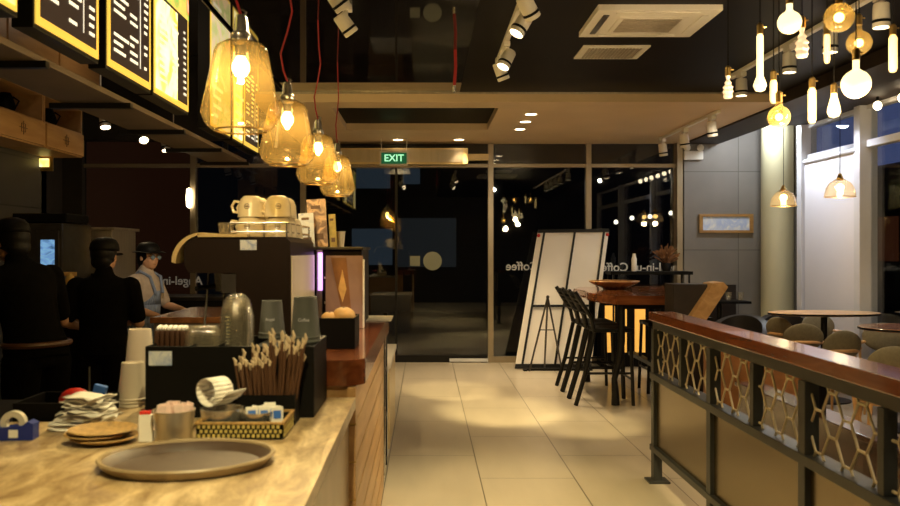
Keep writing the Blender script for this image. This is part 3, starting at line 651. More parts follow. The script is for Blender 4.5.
# steel cup of pink packets
x0 = sx(173,2.33)
t = thing('steel_cup', 'brushed steel cup full of pink and white sachets', 'cup', (x0, 2.34, .921))
MB().lathe([(0,0),(.046,0),(.049,.004),(.056,.088),(.058,.09),(.055,.09),(.047,.006),(0,.004)], n=36).build('cup_wall', 'steel', t)
for k in range(22):
    rr = random.Random(40+k); an = rr.uniform(0, 6.28); r = .043*math.sqrt(rr.random())
    o = thing('sweetener_packet', 'pinkish paper packet standing in the brushed steel cup', 'sachet', (x0+r*math.cos(an), 2.34+r*math.sin(an), .992), rr.uniform(-.8,.8), 'pink packets in the steel cup')
    g = MB(); g.box(-.013, .013, -.001, .001, -.035, .033+rr.uniform(-.006,.006), .0006); g.bm.transform(Ry(rr.uniform(-.2,.2))); g.build('paper', 'pink', o, False)
t = thing('tissue_card', 'small white card with red top left of the steel cup', 'card', (sx(145.5,2.34), 2.35, .921), .1)
MB().box(-.02, .02, -.01, .01, 0, .075, .002).build('card', 'paper', t, False); MB().box(-.018, .012, -.009, .009, .0755, .084, .002).build('red_cap', 'redp', t, False)
tag(MB().tube([(0,0,0),(.05,-.01,0)], .003, 8).build('yellow_pencil', 'wicker_y', loc=(sx(130,2.27), 2.27, .925)), 'short yellow pencil in front of the white card', 'pencil')
# brown flat basket/plates stack
for k in range(3):
    x = sx(104,2.36)+(.006,-.01,.0)[k]
    o = thing('woven_plate', ['woven brown plate, lowest of the three under the paper bags','woven brown plate, middle of the three under the paper bags','woven brown plate, topmost of the three under the paper bags'][k], 'plate', (x, 2.35, .922+k*.010), k*.7, 'stacked woven plates')
    MB().lathe([(0,0),(.06,0),(.080,.008+.002*k),(.092,.014),(.089,.017),(.06,.005),(0,.005)], n=28).build('woven_dish', 'basket', o)
# paper bags pile
for k in range(10):
    rr = random.Random(90+k)
    o = thing('paper_bag', 'crumpled white paper bag in the heap behind the woven plates', 'paper bag', (sx(93,2.58)+rr.uniform(-.022,.02)+(.012 if k > 5 else 0), 2.54+rr.uniform(-.01,.01), .923+k*.0098), rr.uniform(-.5,.5), 'heap of folded paper bags')
    g = MB(); N = 6; W = .085-.004*k*.8; D = .05
    vs = [[Vector((-W+2*W*i/N, -D+2*D*j/4, rr.uniform(-.004,.006)+.008*abs(i-3)/3*rr.random())) for j in range(5)] for i in range(N+1)]
    for i in range(N):
        for j in range(4): g.quad(vs[i][j], vs[i+1][j], vs[i+1][j+1], vs[i][j+1])
    bmesh.ops.remove_doubles(g.bm, verts=g.bm.verts, dist=.0001)
    g.build('folded_paper', 'paper', o, thick=.003)
# tape dispenser
t = thing('tape_dispenser', 'blue tape dispenser at the left edge of the counter', 'tape dispenser', (sx(14,2.38), 2.38, .921), .05)
g = MB(); g.prism([(-.075,0),(.06,0),(.06,.045),(.045,.052),(.03,.04),(-.03,.035),(-.06,.06),(-.075,.058)], -.022, .022, 'Y'); g.build('base', 'blue', t, False)
MB().lathe([(.018,-.01),(.034,-.01),(.034,.01),(.018,.01),(.018,-.01)], n=28, mtx=Matrix.Translation((0,0,.045)) @ Rx(PI/2)).build('tape_roll', 'yellowtape', t)
MB().box(-.005, .02, -.024, -.0222, .008, .03).build('label', 'paper', t, False)
# low black bin + items behind
t = thing('black_tray', 'shallow black tray behind the paper bags', 'tray', (sx(80,2.76), 2.7, .921))
t.location = (-1.13, 2.66, 0)
bs = thing('low_shelf', 'dark equipment shelf below the counter edge at left', 'shelf', (-1.55, 2.63, 0)); MB().box(-.35, .38, 0, .5, 0, .9, .004).build('cabinet', 'black', bs, False)
g = MB(); g.box(-.16, .1, .0, .22, .905, .912); g.box(-.16, .1, .0, .006, .912, .97); g.box(-.16,.1,.214,.22,.912,.97); g.box(-.16,-.154,.006,.214,.912,.97); g.box(.094,.1,.006,.214,.912,.97); g.build('tray_body', 'black', t, False)
tag(MB().box(-.10, .06, -.004, .004, 0, .012, .001, Rz(.06)).build('tan_board', 'wood_tan', loc=(-1.16, 2.70, .972)), 'thin tan board lying across the black tray', 'board') if 0 else None
t = thing('red_packet', 'red and white packet lying on top of the black tray', 'packet', (sx(78,2.78), 2.76, .913)); MB().ball((0,0,.045), .055, .035, .045).build('bag', 'redp', t); MB().ball((.0,-.012,.062), .035, .022, .014).build('white_patch', 'paper', t)
t = thing('blue_packet', 'small blue packet beside the thin black stick', 'packet', (sx(100,2.78), 2.76, .913)); MB().box(-.02, .02, -.012, .012, 0, .10, .004, Ry(.25)).build('bag', 'bluepr', t, False); MB().box(-.012,.012,-.016,-.012,.05,.07).build('white_patch', 'paper', t)
t = thing('order_spike', 'thin dark order spike standing beside the blue packet', 'spike', (sx(92,2.72), 2.70, .913)); MB().tube([(0,0,0),(0,0,.165)], .003, 8).build('needle', 'dark_steel', t); MB().cyl(0,0,0,.006,.025).build('base', 'black', t)

# white inverted paper cups
def cup_proto(name, m, r0, r1, h):   # inverted: rim r1 down
    me_o = MB().lathe([(r1+.003,0),(r1+.004,.004),(r1+.001,.007),(r0,h),(r0-.004,h),(r0-.005,h-.006),(0,h-.006)], n=32).build('cup_body', m)
    return me_o
def cup_stack(px, d, z, n, pitch, m, r0, r1, h, lab, grp, mark=None):
    proto = None
    for k in range(n):
        o = thing('paper_cup', lab, 'cup', (sx(px,d), d, z+k*pitch), 0, grp)
        if proto is None:
            a_ = cup_proto('cup_body', m, r0, r1, h); a_.parent = o; proto = a_
        else:
            a_ = proto.copy(); C.objects.link(a_); a_.parent = o
        if k == n-1 and mark:
            g = MB(); g.addmesh(textmesh(mark, .014), Matrix.Translation((0,-(r0+r1)/2-.0015,h*.45)) @ Rx(PI/2+.1)); g.build('printed_name', 'letters', o, False)
cup_stack(133, 2.9, .9205, 3, .011, 'papercup', .037, .049, .125, 'white paper cup upside down in the shorter left stack', 'short stack of inverted white cups')
cup_stack(139, 3.0-.0, .9205, 8, .018, 'papercup', .037, .047, .125, 'white paper cup upside down in the taller left stack', 'tall stack of inverted white cups') if 0 else None
cup_stack(140, 3.01, .9205, 11, .0125, 'papercup', .038, .048, .125, 'white paper cup upside down in the taller stack left of the black organizer', 'tall stack of inverted white cups')

# ------------------------------------------------------------------ black organizer
ox0, ox1 = sx(145,2.68), sx(314,2.68)
og = thing('cup_organizer', 'black counter organizer box holding lids cups and straws', 'organizer', (ox0, 2.68, .921)); W = ox1-ox0
g = MB(); g.box(0, W, 0, .012, 0, .225, .003); g.box(0, W, .33, .342, 0, .225, .002); g.box(0, .012, .012, .33, 0, .225, .002); g.box(W-.012, W, .012, .33, 0, .225, .002); g.box(.012, W-.012, .012, .33, 0, .15); g.box(.012, .22, .07, .2, .15, .19)
for u in (.13, .22, .345): g.box(u, u+.006, .012, .33, .15, .224)
g.build('box', 'black', og, False)
g = MB(); g.box(.012, .085, -.0015, 0, .165, .21); g.build('label_card', 'flyer', og, False)
MB().box(.345+.006, W-.012, .012, .33, .15, .222).build('cup_platform', 'black', og, False)
Zt = .921+.224
cup_stack(272, 2.96, Zt, 2, .014, 'greycup', .034, .043, .115, 'grey paper cup upside down at the back, beside the clear lids', 'grey cups by the clear lids', 'Angel')
cup_stack(305.5, 2.83, Zt, 2, .014, 'greycup', .038, .047, .135, 'grey paper cup upside down at the right end of the organizer', 'grey cups at the right end', 'Coffee')
# clear dome lids tall stack
lid = None
for k in range(15):
    o = thing('plastic_dome', 'clear plastic dome lid in the tall stack on the organizer', 'lid', (sx(237,2.83), 2.83, 1.075+k*.0108), 0, 'tall stack of clear dome lids')
    if lid is None: lid = MB().lathe([(.056,0),(.058,.002),(.054,.006),(.050,.03),(.042,.058),(.026,.075),(.012,.079),(.010,.079)], n=28).build('dome', 'plastic_clear', o)
    else: l2 = lid.copy(); C.objects.link(l2); l2.parent = o
for k in range(9):
    o = thing('plastic_dome', 'small clear plastic lid in the low row at the left of the organizer', 'lid', (sx(193+k*2.6,2.80), 2.80+.012*(k%2), 1.130), 0, 'low row of clear lids')
    l2 = lid.copy(); C.objects.link(l2); l2.parent = o; l2.scale = (.62,.62,.9)
blk = None
for k in range(6):
    o = thing('coffee_cup_top', 'brown cup lid with pale edge standing at the left of the organizer', 'lid', (sx(162+k*5.0,2.82), 2.80, 1.113), 0, 'brown lids in the organizer')
    if blk is None:
        blk = MB().box(-.0065, .0065, -.035, .035, 0, .075, .003).build('lid_body', 'straw', o); b2 = MB().ball((0,0,.078), .009, .034, .012, 10, 8).build('pale_edge', 'paper', o)
    else:
        for q in (blk, b2): l2 = q.copy(); C.objects.link(l2); l2.parent = o
# straw holder and straws in front of the box
sh = thing('straw_holder', 'black straw holder at the right front of the organizer', 'holder', (sx(270,2.62), 2.615, .921))
g = MB(); g.box(-.085, .085, -.045, -.04, 0, .09); g.box(-.085, .085, .05, .055, 0, .09); g.box(-.085, -.08, -.04, .05, 0, .09); g.box(.08, .085, -.04, .05, 0, .09); g.box(-.08, .08, -.04, .05, 0, .005)
g.build('holder_box', 'black', sh, False)
st = tp = None
for k in range(72):
    rr = random.Random(300+k)
    bx = -.07+.14*(k % 14)/13+rr.uniform(-.004,.004); by = -.033+.075*(k//14)/5+rr.uniform(-.004,.004)
    o = thing('wrapped_straw', 'brown wrapped straw standing in the black straw holder', 'straw', (sh.location.x+bx, sh.location.y+by, .928+rr.uniform(0,.01)), 0, 'wrapped straws in the holder')
    if st is None:
        st = MB().tube([(0,0,0),(0,0,.205)], .0040, 7).build('straw', 'straw', o); tp = MB().tube([(0,0,.200),(.003,0,.215),(-.003,0,.228)], [.0042,.0055,.0025], 7).build('wrapper_tip', 'strawtip', o)
    else:
        for q in (st, tp): l2 = q.copy(); C.objects.link(l2); l2.parent = o
    o.rotation_euler = (rr.uniform(-.04,.04), bx*1.5+rr.uniform(-.10,.10), rr.uniform(0,.2)); s_ = rr.uniform(.80,1.13)*(1.1 if bx > .01 else .88); o.scale = (1,1,s_)

# ------------------------------------------------------------------ espresso machine (side on)
em = thing('espresso_machine', 'large dark brown espresso machine seen from its side', 'coffee machine', (sx(245,3.6), 3.6, .921))
xl, xm, xr = sx(184,3.6)-sx(245,3.6), sx(236,3.6)-sx(245,3.6), sx(290.5,3.6)-sx(245,3.6)
def zz(py): return sz(py, 3.6)-.921
g = MB(); g.prism([(xm,0),(xr,0),(xr,zz(242)),(xr-.02,zz(237)),(xm,zz(237))], 0, .75, 'Y'); g.build('body', 'machine', em, False)
MB().box(xr, xr+.006, .01, .74, .02, zz(256), .002).build('steel_side_panel', 'side_steel', em, False)
g = MB(); g.prism([(xl,zz(265)),(xl,zz(248)),(xl+.02,zz(240)),(xl+.06,zz(237)),(xm,zz(237)),(xm,zz(273)),(xl+.02,zz(273))], .0, .75, 'Y'); g.build('overhang', 'machine', em, False)
g = MB(); pr = []
for k in range(10):
    a_ = k/9*PI/2; pr.append((xl-.05+.13*(1-math.cos(a_))*1.0, zz(262)+.125*math.sin(a_)))
pr2 = [(u+.018, v-.006) for u, v in pr]
g.prism(pr+pr2[::-1], -.012, .76, 'Y'); g.prism([(xl+.06,zz(237)),(xm+.05,zz(237)),(xm+.05,zz(234)),(xl+.06,zz(234))], -.012, .76, 'Y'); g.build('curved_front_panel', 'cream', em)
MB().box(xl+.02, xm+.0, .1, .7, .0, .06, .004).build('drip_tray', 'steel', em, False)
for k in range(2):
    yk = .18+k*.34
    gh = MB().cyl(xl+.12, yk, zz(273)-.05, zz(273), .036).build('group_head', 'chrome', em)
    MB().tube([(xl+.12,yk,zz(273)-.058),(xl+.0,yk,zz(273)-.075)], .011, 10).build('portafilter', 'black', gh)
    MB().cyl(xl+.12, yk, zz(273)-.085, zz(273)-.05, .032).build('filter_basket', 'chrome', gh)
    MB().tube([(xl+.03,yk+.12,zz(273)),(xl+.01,yk+.12,.2),(xl+.03,yk+.11,.09)], .006, 8).build('steam_wand', 'chrome', em)
MB().box(sx(245+0,3.6)-sx(245,3.6)-.02, .05, -.004, 0, zz(250), zz(240), .001).build('small_plate', 'flyer', em, False)
MB().box(xm-.06, xm, -.003, 0.0, zz(293), zz(274)).build('side_badge', 'dark_steel', em, False)
g = MB(); zt = zz(237)
for (h,) in ((.022,),(.06,)): 
    rl = [(xm-.03,.02,zt+h),(xr-.02,.02,zt+h),(xr-.02,.72,zt+h),(xm-.03,.72,zt+h)]
    g.tube(rl, .004, 8, closed=True)
for (u, v) in ((xm-.03,.02),(xr-.02,.02),(xr-.02,.72),(xm-.03,.72),((xm+xr)/2,.02)): g.tube([(u,v,zt),(u,v,zt+.06)], .004, 8)
g.build('cup_rail', 'chrome', em)
# mugs on the machine: two tiers
def mug_proto(o):
    b = MB().lathe([(0,.092),(.030,.092),(.034,.090),(.046,.080),(.055,.055),(.0585,.004),(.060,0),(.057,0),(.052,.05),(.042,.075),(0,.085)], n=32).build('mug_body', 'ceramic', o)
    h = MB().tube([(-.054,0,.066),(-.077,0,.07),(-.090,0,.048),(-.081,0,.024),(-.055,0,.02)], .0062, 10).build('handle', 'ceramic', o)
    e = MB(); e.lathe([(.010,-.001),(.012,-.001),(.012,.001),(.010,.001),(.010,-.001)], n=18, mtx=Matrix.Translation((0,-.0572,.045)) @ Rx(PI/2)); e.box(-.008,.008,-.0585,-.0565,.043,.047); e.build('emblem', 'logo', o, False)
    return b
zb = .921+zz(237)+.002
spots = [(.0,.10,0,0),(.125,.10,0,.1),(.0,.25,0,.2),(.125,.25,0,.0),(.0,.42,0,.0),(.125,.42,0,.3),(.005,.11,1,-.15),(.122,.10,1,.2),(.0,.26,1,0),(.12,.27,1,.2)]
mp = None
labs = ['cream mug at the lower front left of the cups on the espresso machine','cream mug at the lower front right of the cups on the machine','cream mug at the left of the lower second row on the machine','cream mug at the right of the lower second row on the machine','cream mug at the left of the rearmost row on the machine','cream mug at the right of the rearmost row on the machine','cream mug with visible handle, upper left of the stack on the machine','cream mug at the upper right of the stack on the machine','cream mug at the upper left of the back row on the machine','cream mug at the upper right of the back row on the machine']
for k, (u, v, tier, rz) in enumerate(spots):
    loc = (em.location.x+u-.0, 3.6+v, zb+tier*.086)
    if mp is None: mp = thing('coffee_mug', labs[k], 'mug', loc, rz, 'cream mugs on the espresso machine'); mug_proto(mp)
    else: dup(mp, loc, rz, labs[k])
    o = None
t = thing('small_glass', 'small shot glass on top of the espresso machine left of the mugs', 'glass', (sx(224,3.66), 3.70, .921+zz(234)+.001)); MB().lathe([(0,0),(.03,0),(.035,.05),(.033,.05),(.028,.006),(0,.005)], n=20).build('glass_wall', 'plastic_clear', t)
t = thing('steam_pitcher', 'steel milk pitcher under the espresso machine overhang', 'pitcher', (sx(226,3.5), 3.5, .921)); MB().lathe([(0,0),(.04,0),(.045,.03),(.035,.075),(.038,.09),(.036,.09),(.033,.075),(0,.01)], n=24).build('jug_body', 'chrome', t); MB().tube([(.04,0,.08),(.07,0,.07),(.065,0,.03),(.042,0,.03)], .005, 8).build('handle', 'chrome', t)
t.location = (sx(200,3.5), 3.42, .921)

# grinder / display unit behind with flyers
du = thing('display_case', 'steel sided drinks display unit with purple lit tube behind the espresso machine', 'display', (-.565, 4.42, 1.051)); 
MB().box(0, .235, .02, .55, 0, .40, .004).build('glass_cabinet', 'machine', du, False)
MB().box(0, .03, 0, .02, 0, .40, .002).build('steel_edge', 'steel', du, False)
MB().tube([(.022,-.012,.19),(.022,-.012,.385)], .012, 12).build('purple_light', 'purple', du)
MB().box(-.09, .245, -.01, .57, .40, .415, .003).build('glass_top', 'dark_steel', du, False)
g = MB()
for k in range(2): g.box(.04, .23, .0, .02, .12+k*.13, .13+k*.13)
g.build('shelf', 'steel', du, False)
t = thing('picture_stand', 'brown drink poster on a stand behind the bread box', 'poster', (sx(344,4.33), 4.33, 1.052))
g = MB(); g.box(-.095, .095, 0, .006, 0, .37); g.bm.transform(Rx(-.06)); g.build('poster_sheet', 'poster', t, False)
g = MB(); g.prism([(-.005,.05),(.04,.05),(.01,.36),(-.07,.36)], -.002, -.0005, 'Y'); g.bm.transform(Rx(-.06)); g.build('printed_bottle', 'leather_brown', t, False)
g = MB(); g.prism([(-.03,.2),(-.008,.13),(.012,.2),(-.01,.3)], -.004, -.002, 'Y'); g.bm.transform(Rx(-.06)); g.build('printed_leaf', 'bread', t, False)
MB().box(.095, .102, -.0, .05, 0, .35, .001).build('side_edge', 'board', t, False)
for (px0, px1, y0_, lab, m, nm) in ((300,315,213,'narrow pale blue flyer standing on the display unit','flyer','flyer'), (309,328,199,'tall brown flyer with flowers standing on the display unit','poster2','flyer'), (330,337,214,'small cream card standing right of the brown flyer','wicker_y','flyer')):
    d = 4.5 + (.06 if px0 == 309 else .1 if px0 == 330 else 0); zb_ = 1.4665; h = sz(y0_,d)-zb_
    o = thing('flyer', lab, 'flyer', (sx((px0+px1)/2,d), d, zb_), 0, 'flyers on the display unit'); w = (sx(px1,d)-sx(px0,d))/2
    g = MB(); g.box(-w, w, 0, .003, 0, h); g.bm.transform(Ry(-.06) @ Rx(-.04)); g.build('sheet', m, o, False)
    g = MB(); g.box(-w*.6, w*.4, -.003, 0, h*.8, h*.87); g.box(-w*.5, w*.6, -.003, 0, h*.15, h*.28); g.bm.transform(Ry(-.06) @ Rx(-.04)); g.build('printed_mark', 'logo', o, False)
    g = MB(); g.prism([(-.01,0),(.03,0),(.0,.05)], 0, .04, 'Y'); g.build('foot', 'plastic_clear', o, False)
t = thing('small_cup', 'small pale cup standing right of the flyers', 'cup', (sx(338.5,4.62), 4.7, 1.4665)); MB().lathe([(0,0),(.022,0),(.03,.085),(.028,.085),(.02,.005),(0,.004)], n=20).build('cup_wall', 'papercup', t)
MB().lathe([(.0305,.082),(.032,.086),(.028,.086)], n=20).build('rim', 'white', t)
# bread box
x0 = sx(337,3.42)
t = thing('bread_box', 'black box of bread rolls on the wooden bar slab', 'box', (x0, 3.42, 1.051)); 
g = MB(); g.box(-.072, .072, 0, .006, 0, .125, .001); g.box(-.072, .072, .22, .226, 0, .125); g.box(-.072, -.066, .006, .22, 0, .125); g.box(.066, .072, .006, .22, 0, .125); g.box(-.066, .066, .006, .22, 0, .006); g.build('box_walls', 'black', t, False)
for k, (u, v, w, r) in enumerate(((-.035,.05,.112,.036),(.022,.06,.122,.048),(.0,.14,.105,.04),(-.03,.19,.1,.03))):
    o = thing('bread_roll', ['small round bread roll at the left of the black box','large crusty bread roll at the right of the black box','bread roll in the middle of the black box','bread roll at the back of the black box'][k], 'bread', (x0+u, 3.42+v, 1.051+w+.008), 0, 'bread rolls in the black box')
    MB().ball((0,0,0), r, r*.9, r*.75, 20, 12).build('crust', 'bread', o); MB().tube([(-r*.4,-r*.45,r*.45),(0,-r*.3,r*.72),(r*.4,-r*.2,r*.58)], .002, 6).build('score_line', 'logo', o)
t = thing('plate', 'small white plate behind the bread box', 'plate', (-.44, 3.95, 1.051)); MB().lathe([(0,0),(.05,0),(.075,.012),(.073,.014),(.05,.004),(0,.004)], n=28).build('dish', 'white', t); MB().lathe([(.074,.013),(.076,.015),(.073,.015)], n=28).build('rim', 'ceramic', t)

# black rack and low display at the counter's end
t = thing('metal_rack', 'tall narrow black metal rack at the end of the counter', 'rack', (-.42, 5.25, 0))
g = MB()
for u in (0, .14):
    for v in (0, .48): g.box(u, u+.025, v, v+.025, 0, 1.03, .002)
g.build('posts', 'black_metal', t, False)
for k in range(4): MB().box(.0, .165, 0, .505, .05+k*.3, .065+k*.3, .002).build('shelf', 'black_metal', t, False)
MB().box(.02, .145, .49, .5, .07, .95).build('back_panel', 'black', t, False)
MB().tube([(.168,.03,.05),(.172,.03,.8),(.172,.10,.93),(.172,.3,.95),(.172,.45,.9)], .006, 8).build('bent_rod', 'chrome', t)
t = thing('low_display', 'low white display cabinet beyond the counter end', 'cabinet', (-.95, 5.95, 0))
MB().box(0, .69, 0, 1.2, 0, .62, .004).build('body', 'white', t, False); MB().box(-.01, .71, -.01, 1.21, .62, .66, .003).build('top', 'board', t, False); MB().box(.69,.70,.03,1.17,.05,.58,.002).build('front_panel','cream',t,False)

# ------------------------------------------------------------------ bar table + stools
tb = thing('live_edge_table', 'thick live edge wooden high table with black legs', 'table', (2.25, 8.6, 0))
pts = [(-.52,-.93),(.0,-.9),(.38,-.95),(.42,-.4),(.40,.3),(.42,.98),(.1,1.0),(-.3,1.04),(-.52,.98),(-.66,.55),(-.6,.1),(-.67,-.35),(-.60,-.7)]
g = MB(); g.prism(pts, .955, 1.035); bmesh.ops.bevel(g.bm, geom=[e for e in g.bm.edges], offset=.012, segments=2, affect='EDGES'); g.build('tabletop', 'wood_x', tb)
for u in (-.42, .30):
    for v in (-.68, .72):
        MB().tube([(u,v,.955),(u,v,.6),(u-.02,v-.0,.42),(u-.07,v-.02,.25),(u-.06,v-.02,.1),(u-.06,v-.02,.012)], [.035,.035,.032,.028,.036,.04], 12).build('leg', 'black_metal', tb)
for v in (-.68,.72): MB().box(-.42,.30,v-.02,v+.02,.90,.955,.004).build('cross_beam', 'black_metal', tb, False)
MB().box(-.02,.05,-.68,.72,.3,.34,.004).build('stretcher', 'black_metal', tb, False)
t = thing('wooden_bowl', 'shallow round wooden bowl on the high table', 'bowl', (sx(614,9.0), 9.0, 1.037)); MB().lathe([(0,0),(.1,0),(.22,.05),(.262,.075),(.262,.085),(.25,.083),(.2,.06),(.09,.018),(0,.015)], n=40).build('bowl', 'wood_mid', t); MB().lathe([(.262,.08),(.266,.084),(.262,.089),(.25,.086)], n=40).build('rim', 'wood_light', t)
def stool(loc, rz, label, proto=None):
    if proto: return dup(proto, loc, rz, label)
    t = thing('bar_stool', label, 'bar stool', loc, rz, 'black bar stools round the high table')   # faces +X local, back at -X
    MB().box(-.18, .19, -.19, .19, .68, .72, .012).build('seat', 'black', t)
    for s_ in (-1, 1):
        MB().tube([(.17,s_*.165,.68),(.19,s_*.185,0)], .017, 8).build('leg', 'black_metal', t)
        MB().tube([(-.17,s_*.165,.68),(-.255,s_*.172,.3),(-.345,s_*.18,0)], .021, 8).build('leg', 'black_metal', t)
        MB().tube([(-.17,s_*.17,.69),(-.20,s_*.172,.82),(-.29,s_*.17,.96),(-.35,s_*.165,1.06)], .020, 8).build('back_post', 'black_metal', t)
    g = MB(); 
    for z in (1.03, .99, .95, .86): 
        g.tube([({1.03:-.33,.99:-.305,.95:-.28,.86:-.225}[z], v, z) for v in (-.165,-.08,0,.08,.165)], .022, 8)
    g.build('backrest', 'black', t)
    for s_ in (-1,1): MB().tube([(.18,s_*.175,.30),(-.255,s_*.175,.30)], .011, 8).build('footrest', 'black_metal', t)
    MB().tube([(.185,-.178,.24),(.185,.178,.24)], .011, 8).build('footrest', 'black_metal', t)
    return t
s0 = stool((1.75, 8.1, 0), 0, 'black metal bar stool, nearest on the left side of the high table')
stool((1.75, 8.5, 0), 0, 'black metal bar stool, middle on the left side of the high table', s0)
stool((1.75, 8.9, 0), 0, 'black metal bar stool, farthest on the left side of the high table', s0)
stool((2.44, 8.75, 0), PI, 'black metal bar stool on the right side of the high table', s0)

# lectern with slanted board, at near end of the railing
t = thing('menu_lectern', 'dark lectern with slanted light wooden board behind the railing', 'lectern', (sx(700,7.0), 7.0, 0))
MB().box(-.23, .05, -.04, .22, 0, 1.17, .006).build('body', 'brown_beam', t, False)
g = MB(); g.prism([(-.16,.84),(-.04,.80),(.19,1.15),(.15,1.19),(.07,1.18)], -.12, .12, 'Y'); g.build('slanted_board', 'wood_light', t, False)
g = MB(); g.box(-.015,.015,-.1,.1,0,.9); g.bm.transform(Matrix.Translation((.06,0,0))); g.build('post', 'black_metal', t, False)

# ------------------------------------------------------------------ leaning boards + easel
t = thing('display_board', 'large white board leaning back on the glass with black frame bars', 'board', (0, 10.35, 0))
d = 10.35
BL = Vector((sx(515,d), 0, .03)); BR = Vector((sx(591,d), 0, .03)); TR = Vector((sx(608.5,10.75), .40, sz(230,10.75))); TL = Vector((sx(538,10.75), .40, sz(231,10.75)))
TL.x, TR.x = sx(538,10.75), sx(609,10.75)
def lerp2(u, v): return (BL*(1-u)+BR*u)*(1-v)+(TL*(1-u)+TR*u)*v
nrm = (BR-BL).cross(TL-BL).normalized()
def slab(u0, u1, v0, v1, off0, off1, name, m):
    g = MB(); q = [lerp2(u0,v0), lerp2(u1,v0), lerp2(u1,v1), lerp2(u0,v1)]
    A = [g.bm.verts.new(p-nrm*0+Vector((0,off0,0))) for p in q]; B = [g.bm.verts.new(p+Vector((0,off1,0))) for p in q]
    g._f(A); g._f(B[::-1])
    for k in range(4): g._f((A[k], A[(k+1)%4], B[(k+1)%4], B[k]))
    return g.build(name, m, t, False)
slab(0, 1, 0, 1, 0, .02, 'board_panel', 'board')
for u in (.09, .52, .93): slab(u-.014, u+.014, 0, 1, -.022, 0, 'frame_bar', 'black_metal')
slab(0, 1, .985, 1.01, -.022, .02, 'top_bar', 'black_metal'); slab(0, 1, -.012, .02, -.024, .02, 'bottom_bar', 'black_metal'); slab(0.09, .93, .43, .447, -.03, -.022, 'cross_bar', 'black_metal')
for u in (.02, .985): 
    p = lerp2(u, .965); MB().ball(p+Vector((0,-.005,0)), .022, .008, .022, 12, 8).build('red_magnet', 'redp', t)
t = thing('tripod_easel', 'thin dark tripod easel standing in front of the white board', 'easel', (sx(548,10.1), 10.12, 0))
ze = sz(297,10.1)
for (u, v) in ((-.22,.0), (.17,-.02), (-.02,.14)): MB().tube([(0,.0,ze),(u,v,0.006)], .011, 8).build('leg', 'dark_steel', t)
MB().tube([(-.09,0,ze*.56),(.08,-.01,ze*.56)], .007, 8).build('brace', 'dark_steel', t); MB().ball((0,0,ze), .02).build('hinge', 'dark_steel', t)
t = thing('floor_bar', 'black base bar on the floor under the white board', 'stand', (sx(528,10.15), 10.22, 0)); MB().box(-.05, .78, -.02, .02, .0, .03, .003).build('bar', 'black_metal', t, False); MB().box(-.05,-.01,-.06,.06,0,.02,.002).build('foot', 'black_metal', t, False)

# console, vase, pampas, amber cabinet
t = thing('console_shelf', 'dark high console against the glazing behind the high table', 'console', (2.75, 10.45, 0))
MB().box(-.5, .5, -.15, .2, 1.15, 1.19, .004).build('top', 'black', t, False)
for u in (-.47,.45):
    for v in (-.13,.17): MB().box(u,u+.02,v,v+.02,0,1.15).build('leg', 'black_metal', t, False)
t = thing('white_vase', 'slim white bottle vase on the dark console', 'vase', (sx(633.5,10.45), 10.42, 1.191)); MB().lathe([(0,0),(.028,0),(.032,.02),(.032,.15),(.022,.18),(.018,.215),(.015,.215),(0,.05)], n=24).build('body', 'board', t); MB().lathe([(.018,.212),(.021,.217),(.015,.217)], n=24).build('lip', 'ceramic', t)
t = thing('dried_plant', 'brown dried pampas grass in a dark pot beside the concrete wall', 'plant', (sx(668,10.35), 10.42, 1.191)); MB().lathe([(0,0),(.05,0),(.06,.06),(.045,.1),(0,.1)], n=20).build('pot', 'black', t)
g = MB(); rr = random.Random(5)
for k in range(90):
    a_ = rr.uniform(0,6.28); r = rr.uniform(.02,.17); h = .30-.6*r+rr.uniform(-.05,.06); g.tube([(0,0,.08),(r*.4*math.cos(a_),r*.25*math.sin(a_),h*.7),(r*math.cos(a_),r*.6*math.sin(a_),h)], [.002,.004,.008], 5)
g.build('grass', 'pampas', t)
t = thing('amber_cabinet', 'low cabinet with amber glowing front behind the high table', 'cabinet', (sx(625,10.55), 10.55, 0)); MB().box(-.30, .30, 0, .25, 0, .80, .005).build('body', 'black', t, False)
for u0, u1 in ((-.25,-.13),(-.05,.02),(.12,.25)): MB().box(u0, u1, -.012, 0, .18, .76, .002).build('glowing_front', 'ambercab', t, False)
MB().box(-.31,.31,-.015,.26,.80,.83,.003).build('top', 'black', t, False)

# picture + emergency light on concrete wall
d = 10.83
t = thing('framed_picture', 'long framed pale blue picture on the grey concrete wall', 'picture', (sx(726,d), 10.84, sz(223.5,d))); w, h = (sx(753,d)-sx(699,d))/2, (sz(214,d)-sz(233,d))/2
g = MB(); f = .035
g.box(-w, w, -.03, 0, h-f, h, .003); g.box(-w, w, -.03, 0, -h, -h+f, .003); g.box(-w, -w+f*1.3, -.03, 0, -h+f, h-f, .003); g.box(w-f*1.3, w, -.03, 0, -h+f, h-f, .003); g.build('frame', 'goldfr', t, False)
MB().box(-w+f*1.3, w-f*1.3, -.012, -.004, -h+f, h-f).build('print', 'art', t, False)
t = thing('emergency_light', 'white twin headed emergency light box on the concrete wall', 'emergency light', (sx(693,d), 10.84, sz(155.5,d))); MB().box(-.12,.12,-.05,0,-.055,.055,.006).build('box', 'white', t, False)
for s_ in (-1,1): MB().ball((s_*.085,-.04,.095), .045, .035, .045).build('lamp_head', 'white', t)

